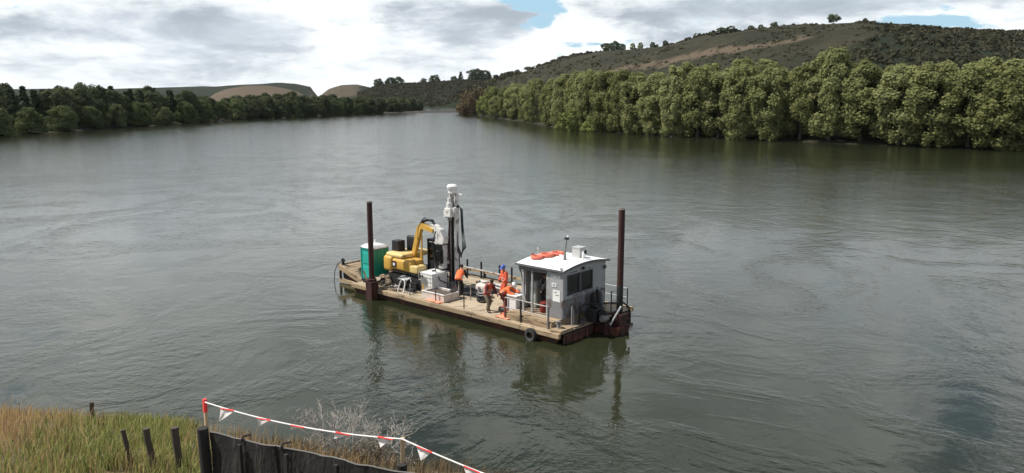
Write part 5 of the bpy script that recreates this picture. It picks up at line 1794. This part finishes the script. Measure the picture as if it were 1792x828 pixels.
def person(label, org, face, J, top, legs, headgear, sleeves=None, hair='hair_brown', extra=None, hands_closed=0.6):
    """J: joints in the body's own frame, y forward, x to the body's right, z up from the deck; face is the heading in the barge frame"""
    th = Thing('person', label, 'person', org)
    th.o.rotation_euler = (0, 0, BROT + face)
    th.org = (0, 0, 0)
    V3 = {k: Vector(v) for k, v in J.items()}
    pel, chest, neck, head = V3['pelvis'], V3['chest'], V3['neck'], V3['head']
    waist = pel.lerp(chest, .45)
    names = ['pelvis', 'waist', 'chest', 'neck']
    verts = [pel, waist, chest, neck]
    rad = [(.155, .12), (.145, .105), (.165, .115), (.058, .058)]
    edges = [(0, 1), (1, 2), (2, 3)]
    hd = (head - neck).normalized()
    # head: jaw, mid, crown
    verts += [neck.lerp(head, .55), head, head + hd * .075]
    rad += [(.070, .080), (.082, .098), (.060, .070)]
    edges += [(3, 4), (4, 5), (5, 6)]
    segs = {}
    for s_ in ('l', 'r'):
        sh, elb, hn = V3['sh_' + s_], V3['el_' + s_], V3['ha_' + s_]
        i0 = len(verts)
        verts += [sh, sh.lerp(elb, .5), elb, elb.lerp(hn, .5), hn]
        rad += [.062, .054, .043, .040, .028]
        edges += [(2, i0), (i0, i0 + 1), (i0 + 1, i0 + 2), (i0 + 2, i0 + 3), (i0 + 3, i0 + 4)]
        hip, kn, an, toe = V3['hip_' + s_], V3['kn_' + s_], V3['an_' + s_], V3['toe_' + s_]
        i1 = len(verts)
        verts += [hip, hip.lerp(kn, .5), kn, kn.lerp(an, .4), an, an.lerp(toe, .55) + Vector((0, 0, -.02)), toe]
        rad += [.095, .080, .060, .056, .042, .042, .034]
        edges += [(0, i1)] + [(i1 + q, i1 + q + 1) for q in range(6)]
    body = skin_mesh('body', verts, edges, rad, 0, 'skin')
    pieces = [body]
    # hands: palm and five curled fingers
    for s_ in ('l', 'r'):
        elb, hn = V3['el_' + s_], V3['ha_' + s_]
        d_ = (hn - elb).normalized()
        side = d_.cross(Vector((0, 0, 1)))
        side = side.normalized() if side.length > .05 else Vector((1, 0, 0))
        nrm = side.cross(d_).normalized()
        vv, ee, rr = [], [], []
        vv += [hn, hn + d_ * .05, hn + d_ * .085]
        ee += [(0, 1), (1, 2)]
        rr += [(.026, .022), (.040, .017), (.038, .014)]
        palm = skin_mesh('palm', vv, ee, rr, 0, 'skin', 1)
        pieces.append(palm)
        for f_ in range(4):
            o_ = (-.027 + .018 * f_)
            L_ = (.062, .074, .070, .055)[f_]
            p0 = hn + d_ * .075 + side * o_
            p1 = p0 + d_ * L_ * .5 - nrm * L_ * .15
            p2 = p1 + d_ * L_ * .25 - nrm * L_ * .4 * hands_closed
            pieces.append(skin_mesh('finger', [p0, p1, p2], [(0, 1), (1, 2)], [.0095, .0088, .0075], 0, 'skin', 1))
        sg = -1 if s_ == 'l' else 1
        p0 = hn + d_ * .03 - side * .03
        p1 = p0 + d_ * .035 - side * .025
        p2 = p1 + d_ * .03 - nrm * .01
        pieces.append(skin_mesh('thumb', [p0, p1, p2], [(0, 1), (1, 2)], [.012, .010, .008], 0, 'skin', 1))
    # face: nose, ears, brow, mouth in the same body mesh
    fx = V3['look'].normalized() if 'look' in V3 else Vector((0, 1, 0))
    fx = (fx - hd * fx.dot(hd)).normalized()
    sx_ = fx.cross(hd).normalized()
    fm = MB()
    fm.tube([head + fx * .085 + hd * .01, head + fx * .112 - hd * .025, head + fx * .088 - hd * .04], [.010, .017, .012], 8)
    for q in (-1, 1):
        fm.ell(head + sx_ * q * .085 - hd * .012, (.014, .026, .036), 8, 6)
    fm.tube([head + fx * .082 - hd * .062 - sx_ * .026, head + fx * .092 - hd * .064, head + fx * .082 - hd * .062 + sx_ * .026], [.006, .010, .006], 6)
    pieces.append(fm.mesh('face', 'skin', smooth=True))
    th.link('body', join_meshes('body', pieces, 'skin'))
    ey = MB()
    for q in (-1, 1):
        ey.ell(head + fx * .086 + sx_ * q * .032 + hd * .012, (.013, .013, .011), 8, 6)
    th.link('eyes', ey.mesh('eyes', 'eye_dark', smooth=True))
    # jacket
    low = pel + (pel - chest).normalized() * .10
    vv = [low, pel, waist, chest, chest.lerp(neck, .72)]
    rr = [(.185, .150), (.185, .148), (.178, .138), (.198, .148), (.078, .078)]
    ee = [(0, 1), (1, 2), (2, 3), (3, 4)]
    slv = []
    for s_ in ('l', 'r'):
        sh, elb, hn = V3['sh_' + s_], V3['el_' + s_], V3['ha_' + s_]
        i0 = len(vv)
        if sleeves is None:
            vv += [sh, sh.lerp(elb, .5), elb, elb.lerp(hn, .55), elb.lerp(hn, .93)]
            rr += [.088, .076, .066, .060, .050]
            ee += [(3, i0)] + [(i0 + q, i0 + q + 1) for q in range(4)]
        else:
            vv += [sh]
            rr += [.092]
            ee += [(3, i0)]
            slv.append(skin_mesh('sleeve', [chest.lerp(sh, .8), sh, sh.lerp(elb, .5), elb, elb.lerp(hn, .55), elb.lerp(hn, .93)], [(q, q + 1) for q in range(5)], [.09, .100, .090, .080, .070, .058], 0, sleeves))
    rr = [tuple(a_ * 1.16 for a_ in q) if isinstance(q, tuple) else q * 1.22 for q in rr]
    jk = th.link('jacket' if sleeves is None else 'vest', skin_mesh('jacket', vv, ee, rr, 0, top))
    for sm in slv:
        th.link('sleeve', sm)
    # reflective bands round the body
    ax = (chest - pel).normalized()
    for q_, (rx_, ry_) in ((.30, (.226, .186)), (.62, (.230, .180))):
        c_ = pel.lerp(chest, q_)
        m3 = ax.to_track_quat('Z', 'Y').to_matrix()
        rb = MB()
        n_ = 26
        vs_ = []
        for zz_ in (-.022, .022):
            for k in range(n_):
                a_ = 2 * math.pi * k / n_
                vs_.append(c_ + Vector((rx_ * math.cos(a_), ry_ * math.sin(a_), 0)) + ax * zz_)
        rb._add(vs_, [(k, (k + 1) % n_, n_ + (k + 1) % n_, n_ + k) for k in range(n_)])
        th.link('band', rb.mesh('band', 'reflective', smooth=True), jk)
    # trousers
    vv = [waist.lerp(pel, .6), pel]
    rr = [(.160, .125), (.172, .136)]
    ee = [(0, 1)]
    for s_ in ('l', 'r'):
        hip, kn, an = V3['hip_' + s_], V3['kn_' + s_], V3['an_' + s_]
        i0 = len(vv)
        vv += [hip, hip.lerp(kn, .5), kn, kn.lerp(an, .5), an + Vector((0, 0, .03))]
        rr += [.112, .100, .085, .080, .074]
        ee += [(1, i0)] + [(i0 + q, i0 + q + 1) for q in range(4)]
    rr = [tuple(a_ * 1.12 for a_ in q) if isinstance(q, tuple) else q * 1.14 for q in rr]
    th.link('trousers', skin_mesh('trousers', vv, ee, rr, 1, legs))
    for s_ in ('l', 'r'):
        an, toe = V3['an_' + s_], V3['toe_' + s_]
        d_ = (toe - an)
        d_.z = 0
        d_.normalize()
        base_z = min(an.z, toe.z + .04) - .055
        a0 = Vector((an.x, an.y, base_z))
        th.link('boot', skin_mesh('boot', [an + Vector((0, 0, .10)), an, a0 - d_ * .03 + Vector((0, 0, .03)), a0 + d_ * .10 + Vector((0, 0, .02)), a0 + d_ * .20 + Vector((0, 0, .012))], [(0, 1), (1, 2), (2, 3), (3, 4)], [.062, .060, .058, .050, .040], 0, 'boot'))
    # hair under the headgear
    hm = MB()
    hm.ell((0, 0, 0), (.098, .110, .100), 14, 8)
    q = hd.to_track_quat('Z', 'Y').to_matrix()
    B = Matrix((sx_, fx, hd)).transposed()
    hm.v = [tuple(head + B @ (Vector(v) + Vector((0, -.022, .028)))) for v in hm.v if True]
    th.link('hair', hm.mesh('hair', hair, smooth=True))
    if headgear:
        hb = MB()
        prof = [(.150, -.005), (.132, .004), (.128, .03), (.115, .075), (.080, .112), (.030, .128)]
        hb.lathe((0, 0, 0), prof, 22, sx=.92, sy=1.08)
        hb.ell((0, .14, -.002), (.085, .07, .012), 12, 6)
        hb.box((0, 0, .118), (.02, .19, .02), ch=.005)
        hb.v = [tuple(head + B @ (Vector(v) + Vector((0, -.005, .045)))) for v in hb.v]
        th.link('hard_hat', hb.mesh('hard_hat', headgear, smooth=True))
    return th


def pose(lean=0.0, turn=0.0, lh=None, rh=None, step=0.0, crouch=0.0, headlean=None, Hs=1.0):
    """standing pose with a forward lean (radians) and hand targets; returns joints"""
    pz = .93 - crouch
    pel = Vector((0, -math.sin(lean) * .14, pz))
    ax = Vector((0, math.sin(lean), math.cos(lean)))
    chest = pel + ax * .36
    neck = chest + ax * .20
    hl = lean * .75 if headlean is None else headlean
    hax = Vector((0, math.sin(hl), math.cos(hl)))
    head = neck + hax * .165
    J = dict(pelvis=pel, chest=chest, neck=neck, head=head, look=Vector((0, math.cos(hl), -math.sin(hl))))
    for s_, sg in (('l', -1), ('r', 1)):
        sh = chest + ax * .13 + Vector((sg * .185, 0, 0))
        J['sh_' + s_] = sh
        tgt = lh if s_ == 'l' else rh
        hn = Vector(tgt) if tgt else sh + Vector((sg * .07, .10, -.54))
        # two-bone arm
        L1, L2 = .29, .26
        d_ = hn - sh
        D = min(d_.length, L1 + L2 - .005)
        hn = sh + d_.normalized() * D
        a_ = (L1 * L1 - L2 * L2 + D * D) / (2 * D)
        h_ = math.sqrt(max(0, L1 * L1 - a_ * a_))
        bend = Vector((sg * .5, -.6, -.6))
        bend = (bend - d_.normalized() * bend.dot(d_.normalized())).normalized()
        J['el_' + s_] = sh + d_.normalized() * a_ + bend * h_
        J['ha_' + s_] = hn
        hip = pel + Vector((sg * .095, 0, -.05))
        an = Vector((sg * .12, sg * step, .09))
        d_ = an - hip
        L1, L2 = .42, .41
        D = min(d_.length, L1 + L2 - .003)
        a_ = (L1 * L1 - L2 * L2 + D * D) / (2 * D)
        h_ = math.sqrt(max(0, L1 * L1 - a_ * a_))
        bend = Vector((0, 1, 0))
        bend = (bend - d_.normalized() * bend.dot(d_.normalized())).normalized()
        J['hip_' + s_] = hip
        J['kn_' + s_] = hip + d_.normalized() * a_ + bend * h_
        J['an_' + s_] = hip + d_.normalized() * D
        J['toe_' + s_] = J['an_' + s_] + Vector((sg * .03, .17, -.055))
    return J


# headings: 0 looks to +Y of the barge (far side), -90 deg looks to +X (bow, right of the picture)
person('person in orange vest and dark sleeves bending over beside the drill mast', (-8.10, 2.05, DZ), R(25), pose(.75, lh=(-.25, .55, .80), rh=(.25, .55, .85), crouch=.04, step=.06), 'orange', 'cloth_dark', None, 'cloth_dark', 'hair_black')
person('person in orange vest and khaki trousers walking head down in the middle of the deck', (-4.86, 0.72, DZ), R(-95), pose(.42, lh=(-.18, .45, .90), rh=(.22, .42, .95), step=.16, crouch=.03, headlean=.75), 'orange_deep', 'cloth_khaki', None, 'cloth_maroon', 'hair_brown')
person('person in a blue hard hat and orange-red jacket standing near the far rail', (-5.75, 2.95, DZ), R(160), pose(.08, lh=(-.24, .22, .95), rh=(.24, .22, .95), headlean=.35), 'orange_red', 'orange_deep', 'hat_blue', None, 'hair_brown')
person('person in a white hard hat and orange jacket bending over the white workbench', (-4.30, 1.30, DZ), R(-78), pose(.95, lh=(-.22, .72, .98), rh=(.2, .70, .96), crouch=.03, step=.05, headlean=1.0), 'orange', 'cloth_maroon', 'hat_white', None, 'hair_brown')
person('dark clad person standing inside the open bay of the grey wheelhouse', (-2.30, 1.95, PZ + .03), R(165), pose(.12, lh=(-.2, .38, .95), rh=(.2, .36, .98)), 'cloth_dark', 'cloth_dark', None, 'cloth_grey', 'hair_black')
# ================================================================== FOREGROUND BANK
def gz(x, y):
    return float(bank_h(x, y))


def bank_hit(px, py):
    r_ = ray(px, py)
    for k in range(4000):
        p = np.array([0, 0, CAM_H]) + r_ * (6 + k * .01)
        if p[2] < gz(p[0], p[1]) or p[2] < 0:
            return p
    return p


def wpost(p_top, x_b, y_b, r, mat, name, label, group, cat='post', sides=9, seed=1):
    """weathered round post from the bank up to p_top"""
    g_ = random.Random(seed)
    a = Vector((x_b, y_b, gz(x_b, y_b) - .4))
    b_ = Vector(p_top)
    mb = MB()
    pts = [a.lerp(b_, q / 5) + Vector((g_.uniform(-.006, .006), g_.uniform(-.006, .006), 0)) for q in range(6)]
    mb.tube(pts, [r * g_.uniform(.94, 1.06) for _ in pts], sides)
    return solo(name, mb, mat, label, cat, (x_b, y_b, gz(x_b, y_b)), group, True, 'world', 35)


# old fence posts running down to the water
for i, (tx_, ty_, bx_, by_, yd, r_, lab) in enumerate(((305, 748, 318, 830, 16.0, .075, 'dark leaning fence post nearest the black fence panel'),
                                                  (255, 750, 276, 830, 16.6, .065, 'dark leaning fence post in the middle of the grassy bank'),
                                                  (215, 752, 236, 822, 17.4, .045, 'thin brown fence post half hidden in the dry grass'),
                                                  (160, 704, 163, 742, 20.5, .06, 'dark upright fence post far out at the water edge'),
                                                  )):
    pb_ = bank_hit(bx_, by_)
    pt = at_y(tx_, ty_, pb_[1] + .05)
    wpost(pt, pb_[0], pb_[1], r_, 'post_wood', 'fence_post', lab, 'old fence posts on the near bank', seed=i)

# black strainer post, black sheet fence and the bunting stakes
YF0, YF1 = 11.0, 9.5
pt = at_y(355, 749, YF0)
strainer = wpost((pt[0], pt[1], pt[2]), pt[0] + .02, YF0, .088, 'post_black', 'strainer_post', 'thick black strainer post at the end of the black sheet fence', None, seed=21, sides=14)
p0 = at_y(366, 757, YF0 - .02)
p1 = at_y(690, 824, YF1)
p2 = p1 + (p1 - p0) * 0.55
fen = Thing('sheet_fence', 'black sheet fence sagging along the near bank under the bunting', 'fence', (float(p0[0]), float(p0[1]), gz(p0[0], p0[1])), None, 'world')
nseg = 60
for s_i, (qa, qb) in enumerate(((0.0, .253), (.25, .503), (.50, .753), (.75, 1.0))):
    vs_, fs_ = [], []
    n_ = 16
    for i in range(n_ + 1):
        q = qa + (qb - qa) * i / n_
        p = p0 * (1 - q) + p2 * q
        sag = -.018 * math.sin(math.pi * ((q * 4) % 1.0)) + .006 * math.sin(q * 57)
        off = .008 * math.sin(q * 46) + .007 * math.sin(q * 101 + 1) + .004 * math.sin(q * 260)
        nx_, ny_ = 0.42, 0.9
        off += .018 * (s_i % 2)
        for j in range(6):
            zt = 1 - j / 5
            z_ = gz(p[0], p[1]) - .2 + (p[2] + sag - gz(p[0], p[1]) + .2) * zt
            k_ = off * (1 - .3 * zt) + .022 * math.sin(j * 1.3 + q * 21)
            for th_i in (0, 1):
                vs_.append((p[0] + nx_ * (k_ + th_i * .012), p[1] + ny_ * (k_ + th_i * .012), z_))
    def vid(i, j, k):
        return (i * 6 + j) * 2 + k
    for i in range(n_):
        for j in range(5):
            fs_.append((vid(i, j, 0), vid(i + 1, j, 0), vid(i + 1, j + 1, 0), vid(i, j + 1, 0)))
            fs_.append((vid(i, j, 1), vid(i, j + 1, 1), vid(i + 1, j + 1, 1), vid(i + 1, j, 1)))
        fs_.append((vid(i, 0, 0), vid(i, 0, 1), vid(i + 1, 0, 1), vid(i + 1, 0, 0)))
    for j in range(5):
        fs_.append((vid(0, j, 0), vid(0, j + 1, 0), vid(0, j + 1, 1), vid(0, j, 1)))
        fs_.append((vid(n_, j, 0), vid(n_, j, 1), vid(n_, j + 1, 1), vid(n_, j + 1, 0)))
    mb = MB()
    mb._add(vs_, fs_)
    fen.part('fence_sheet', mb, 'fence_black', smooth=True)
    # pale folded hem on top of the sheet
    hm_ = []
    for i in range(n_ + 1):
        a_ = vs_[vid(i, 0, 0)]
        hm_.append((a_[0] + .003, a_[1] + .005, a_[2] + .006))
    fen.part('hem', MB().tube(hm_, .011, 6), 'hem', smooth=True)
for q in (.13, .30, .47, .66, .85):
    p = p0 * (1 - q) + p2 * q
    mb = MB().box((p[0] - .03, p[1] - .06, (p[2] + gz(p[0], p[1])) / 2 - .13), (.06, .05, p[2] - gz(p[0], p[1]) + .16), (0, 0, -.45), .006)
    fen.part('batten', mb, 'post_black')
for q, dz_ in ((.28, .03), (.135, .02)):
    p = p0 * (1 - q) + p2 * q
    fen.part('tie', MB().tube([(p[0] - .05, p[1], p[2] - .02), (p[0] + .0, p[1] + .02, p[2] + .03 + dz_), (p[0] + .10, p[1] + .02, p[2] + .05 + dz_)], .018, 6), 'post_black', smooth=True)

s1t = at_y(354, 703, 11.05)
s1b = at_y(357, 752, 11.05)
st = Thing('marker_stake', 'orange-topped wooden stake standing at the black strainer post', 'stake', (float(s1b[0]), float(s1b[1]) + .06, float(s1b[2]) - .5), 'wooden stakes holding the bunting', 'world')
mb = MB().tube([(s1b[0] + .005, s1b[1] + .09, s1b[2] - .05), (s1t[0], s1t[1] + .09, s1t[2])], .030, 4)
st.part('stake_shaft', mb, 'stake')
mb = MB().tube([Vector(s1t) + Vector((0, .09, .004)), Vector(s1t).lerp(Vector(s1b), .45) + Vector((0, .09, 0))], .036, 4)
st.part('tape_wrap', mb, 'tape_red')
s2t = at_y(704, 766, 9.75)
s2b = at_y(705, 812, 9.75)
st = Thing('marker_stake', 'bare pale wooden stake on its dark post to the right of the dead shrubs', 'stake', (float(s2b[0]), float(s2b[1]), float(s2b[2]) - .5), 'wooden stakes holding the bunting', 'world')
st.part('stake_shaft', MB().box(((s2t[0] + s2b[0]) / 2, s2t[1], (s2t[2] + s2b[2]) / 2 - .15), (.055, .04, s2t[2] - s2b[2] + .3), (0, .02, .2), .004), 'stake')
wpost((s2b[0] - .01, s2b[1] - .05, s2b[2] + .02), s2b[0], s2b[1] - .05, .075, 'post_black', 'strainer_post', 'short dark post carrying the bare pale stake', None, seed=33, sides=12)
# bunting
s3 = at_y(905, 851, 8.9)
path = []
def sagline(a, b, n, sag):
    out = []
    for i in range(n + 1):
        q = i / n
        p = Vector(a).lerp(Vector(b), q)
        p.z -= sag * 4 * q * (1 - q)
        out.append(p)
    return out
l1 = sagline(Vector(s1t) + Vector((.02, .05, -.03)), Vector(s2t) + Vector((0, -.03, -.005)), 40, .10)
l2 = sagline(Vector(s2t) + Vector((0, -.03, -.005)), Vector(s3), 24, .02)
bt = Thing('bunting_line', 'red and white pennant bunting strung between the wooden stakes', 'bunting', (float(s1t[0]), float(s1t[1]), float(s1t[2])), None, 'world')
bt.part('cord', MB().tube(l1 + l2[1:], .0105, 6), 'cord_white', smooth=True)


def on_line(pxx):
    best = None
    for p in l1 + l2:
        d_ = p - Vector((0, 0, CAM_H))
        de = d_.y * math.cos(PITCH) - d_.z * math.sin(PITCH)
        q = abs(PCX + FPX * d_.x / de - pxx)
        if best is None or q < best[0]:
            best = (q, p)
    return best[1]


dirl = (l1[-1] - l1[0]).normalized()
for i, (pxx, fl, drop) in enumerate(((400, -.18, .24), (460, -.12, .16), (524, -.13, .09), (597, -.15, .11), (674, -.09, .16), (744, -.07, .19), (826, -.03, .28))):
    p = on_line(pxx)
    dl = dirl if pxx < 704 else (l2[-1] - l2[0]).normalized()
    n_, m_ = 7, 5
    vs_, fs_ = [], []
    wv = .125
    for j in range(m_ + 1):
        q = j / m_
        for k in range(n_ + 1):
            e = (k / n_ - .5) * 2 * wv * (1 - q * .96)
            bul = .022 * math.sin(q * 3 + i) + .014 * math.sin(k * 1.1 + i * 2) * (1 - q)
            vs_.append(p + dl * (e + fl * q * 1.0) + Vector((.35 * bul, -.8 * bul, -drop * .88 * q - .008)))
    for j in range(m_):
        for k in range(n_):
            fs_.append((j * (n_ + 1) + k, j * (n_ + 1) + k + 1, (j + 1) * (n_ + 1) + k + 1, (j + 1) * (n_ + 1) + k))
    o_ = len(vs_)
    vs_ += [v + Vector((.001, .004, 0)) for v in vs_]
    fs_ += [tuple(o_ + a_ for a_ in f[::-1]) for f in fs_]
    mb = MB()
    mb._add(vs_, fs_)
    fl_ = bt.part('pennant', mb, 'tape_white', smooth=True)
    # red printed heading along the cord
    hd_ = [p + dl * e_ + Vector((0, -.004, -.004)) for e_ in np.linspace(-.12, .12, 6)]
    bt.part('red_edge', MB().tube(hd_, .0135, 6), 'tape_red', fl_, smooth=True)


# dead shrubs
def shrub(px, py, yd, H_, W_, seed, label, mat='twig', n0=6, depth=5):
    g_ = random.Random(seed)
    b0 = Vector(at_y(px, py, yd))
    b0.z = max(gz(b0.x, b0.y), -.2) - .1
    mb = MB()

    def grow(p, d_, L_, r_, lv):
        n_ = 3
        pts = [p]
        q = p.copy()
        dd = d_.copy()
        for i in range(n_):
            dd = (dd + Vector((g_.uniform(-.42, .42), g_.uniform(-.42, .42), g_.uniform(-.18, .22)))).normalized()
            q = q + dd * L_ / n_
            pts.append(q.copy())
        mb.tube(pts, [r_, r_ * .85, r_ * .75, r_ * .62], 5 if lv < 2 else 4, cap=False)
        if lv >= depth:
            return
        for k in range(3 if lv < 1 else 2):
            src = pts[g_.choice((2, 3, 3))]
            nd = (dd + Vector((g_.uniform(-.95, .95), g_.uniform(-.95, .95), g_.uniform(-.2, .45)))).normalized()
            grow(src, nd, L_ * g_.uniform(.62, .82), max(.0062, r_ * .66), lv + 1)

    for i in range(n0):
        a_ = 2 * math.pi * i / n0 + g_.uniform(-.4, .4)
        d_ = Vector((math.cos(a_) * W_, math.sin(a_) * W_ * .8, 1)).normalized()
        grow(b0 + Vector((g_.uniform(-.1, .1), g_.uniform(-.1, .1), 0)), d_, H_ * .36, .024, 0)
    return solo('dead_shrub', mb, mat, label, 'shrub', tuple(b0), 'dead shrubs at the water edge', False, 'world')


shrub(592, 806, 20.2, 1.75, .55, 3, 'taller bare silver-grey shrub left of the pale stake', n0=10)
shrub(676, 806, 19.6, 1.45, .75, 8, 'shorter bare grey shrub leaning right behind the pale stake', n0=9)
shrub(640, 815, 18.8, .95, .95, 12, 'low tangle of brown twigs between the two grey shrubs', 'twig_dark', n0=9, depth=4)
shrub(548, 806, 20.8, .75, 1.1, 17, 'small sprawling bare twigs at the water left of the taller grey shrub', n0=4, depth=4)


# grass: nobody could count it
def blades(name, n, region, hgt, wid, mat, label, seed, lean=.35, cat='grass'):
    g_ = np.random.default_rng(seed)
    xs_, ys_ = region(n, g_)
    n = len(xs_)
    zs_ = bank_h(xs_, ys_) - .03
    hh = hgt[0] + (hgt[1] - hgt[0]) * g_.random(n) ** 1.4
    a_ = g_.uniform(0, 6.28, n)
    ln = g_.uniform(.1, 1.0, n) * lean
    wdir = np.stack([np.cos(a_), np.sin(a_), np.zeros(n)], 1)
    b_ = g_.uniform(0, 6.28, n)
    ld = np.stack([np.cos(b_) + .35, np.sin(b_) * .8, np.zeros(n)], 1)
    base = np.stack([xs_, ys_, zs_], 1)
    w_ = (wid * g_.uniform(.6, 1.4, n))[:, None]
    mid = base + ld * (ln * hh * .35)[:, None] + np.array([0, 0, 1]) * (hh * .6)[:, None]
    tip = base + ld * (ln * hh)[:, None] + np.array([0, 0, 1]) * (hh * (1 - .25 * ln))[:, None]
    V_ = np.stack([base - wdir * w_, base + wdir * w_, mid + wdir * w_ * .8, mid - wdir * w_ * .8, tip + wdir * w_ * .15, tip - wdir * w_ * .15], 1).reshape(-1, 3)
    k_ = np.arange(n)[:, None] * 6
    Q_ = np.concatenate([k_ + np.array([[0, 1, 2, 3]]), k_ + np.array([[3, 2, 4, 5]])], 1).reshape(-1, 4)
    ti = np.repeat(np.clip(g_.normal(.5, .25, n), 0, 1), 2)
    o_ = bpy.data.objects.new(name, np_mesh(name, V_, Q_, mat, ti))
    COL.objects.link(o_)
    o_['kind'] = 'stuff'
    o_['label'] = label
    o_['category'] = cat
    return o_


def patchy(x, y, sc, seed, thr, soft=.15):
    v = np.array([mnoise.fractal(Vector((float(a) * sc + seed, float(b_) * sc, seed)), 1, 2, 3) for a, b_ in zip(x, y)])
    return ss((v - thr) / soft)


def reg_green(n, g_):
    x = g_.uniform(-14, -3.2, n)
    y = g_.uniform(11, 27, n)
    s = np.interp(x, NSX, NSY) - y
    q = -7.6 - (y - 14) * .38                       # green strip between the dry slope and the fence
    w_ = np.exp(-((x - (q)) / 1.75) ** 2)
    k = (s > .35) & (s < 11) & (g_.random(n) < w_ * patchy(x, y, .9, 2.2, -.45, .5)) & ~((s < 3.2) & (x > -9.6))
    return x[k], y[k]


def reg_dry(n, g_):
    x = g_.uniform(-30, -3.0, n)
    y = g_.uniform(11, 33, n)
    s = np.interp(x, NSX, NSY) - y
    q = -9.2 - (y - 14) * .40
    w_ = np.clip((q - x) / 1.2 + .25, .10 + .25 * patchy(x, y, .7, 6.6, .0, .2), 1) * (.35 + .65 * patchy(x, y, 1.1, 4.4, -.25, .4))
    k = (s > .1) & (s < 12) & (g_.random(n) < w_)
    return x[k], y[k]


def reg_edge(n, g_):
    x = g_.uniform(-7.5, .6, n)
    y = g_.uniform(12.5, 23, n)
    s = np.interp(x, NSX, NSY) - y
    w_ = .06 + .94 * patchy(x, y, .8, 3.1, .02)
    k = (s > .05) & (s < 10) & (g_.random(n) < w_)
    return x[k], y[k]


blades('green_grass', 52000, reg_green, (.18, .55), .012, 'green_blade', 'rank green grass on the near bank around the fence posts', 5, .45)
blades('dry_grass', 70000, reg_dry, (.22, .62), .010, 'dry_blade', 'tall straw coloured dry grass on the left of the near bank', 6, .35)
blades('seed_stalks', 1600, reg_dry, (.55, .95), .007, 'dry_blade', 'sparse tall dry seed stalks standing above the bank grass', 9, .5)
blades('bank_weeds', 11000, reg_edge, (.15, .65), .008, 'weed_blade', 'thin brown weeds at the water edge behind the black fence', 7, .5, 'weeds')


# ================================================================== HAZE
HAZE = 0.00002
if HAZE:
    hm_ = bpy.data.materials.new('haze')
    hm_.use_nodes = True
    t = NT(hm_.node_tree)
    t.n.clear()
    out = t.new('ShaderNodeOutputMaterial')
    pv = t.new('ShaderNodeVolumePrincipled')
    pv.inputs['Color'].default_value = (.80, .88, .95, 1)
    pv.inputs['Density'].default_value = HAZE
    pv.inputs['Anisotropy'].default_value = 0.2
    t.link(pv.outputs[0], out.inputs['Volume'])
    hb = MB().box((0, 3400, 90), (9200, 7400, 200))
    ho = bpy.data.objects.new('haze', hb.mesh('haze', 'haze' if False else None))
    ho.data.materials.append(hm_)
    ho['kind'] = 'stuff'
    COL.objects.link(ho)
SC.cycles.volume_bounces = 0
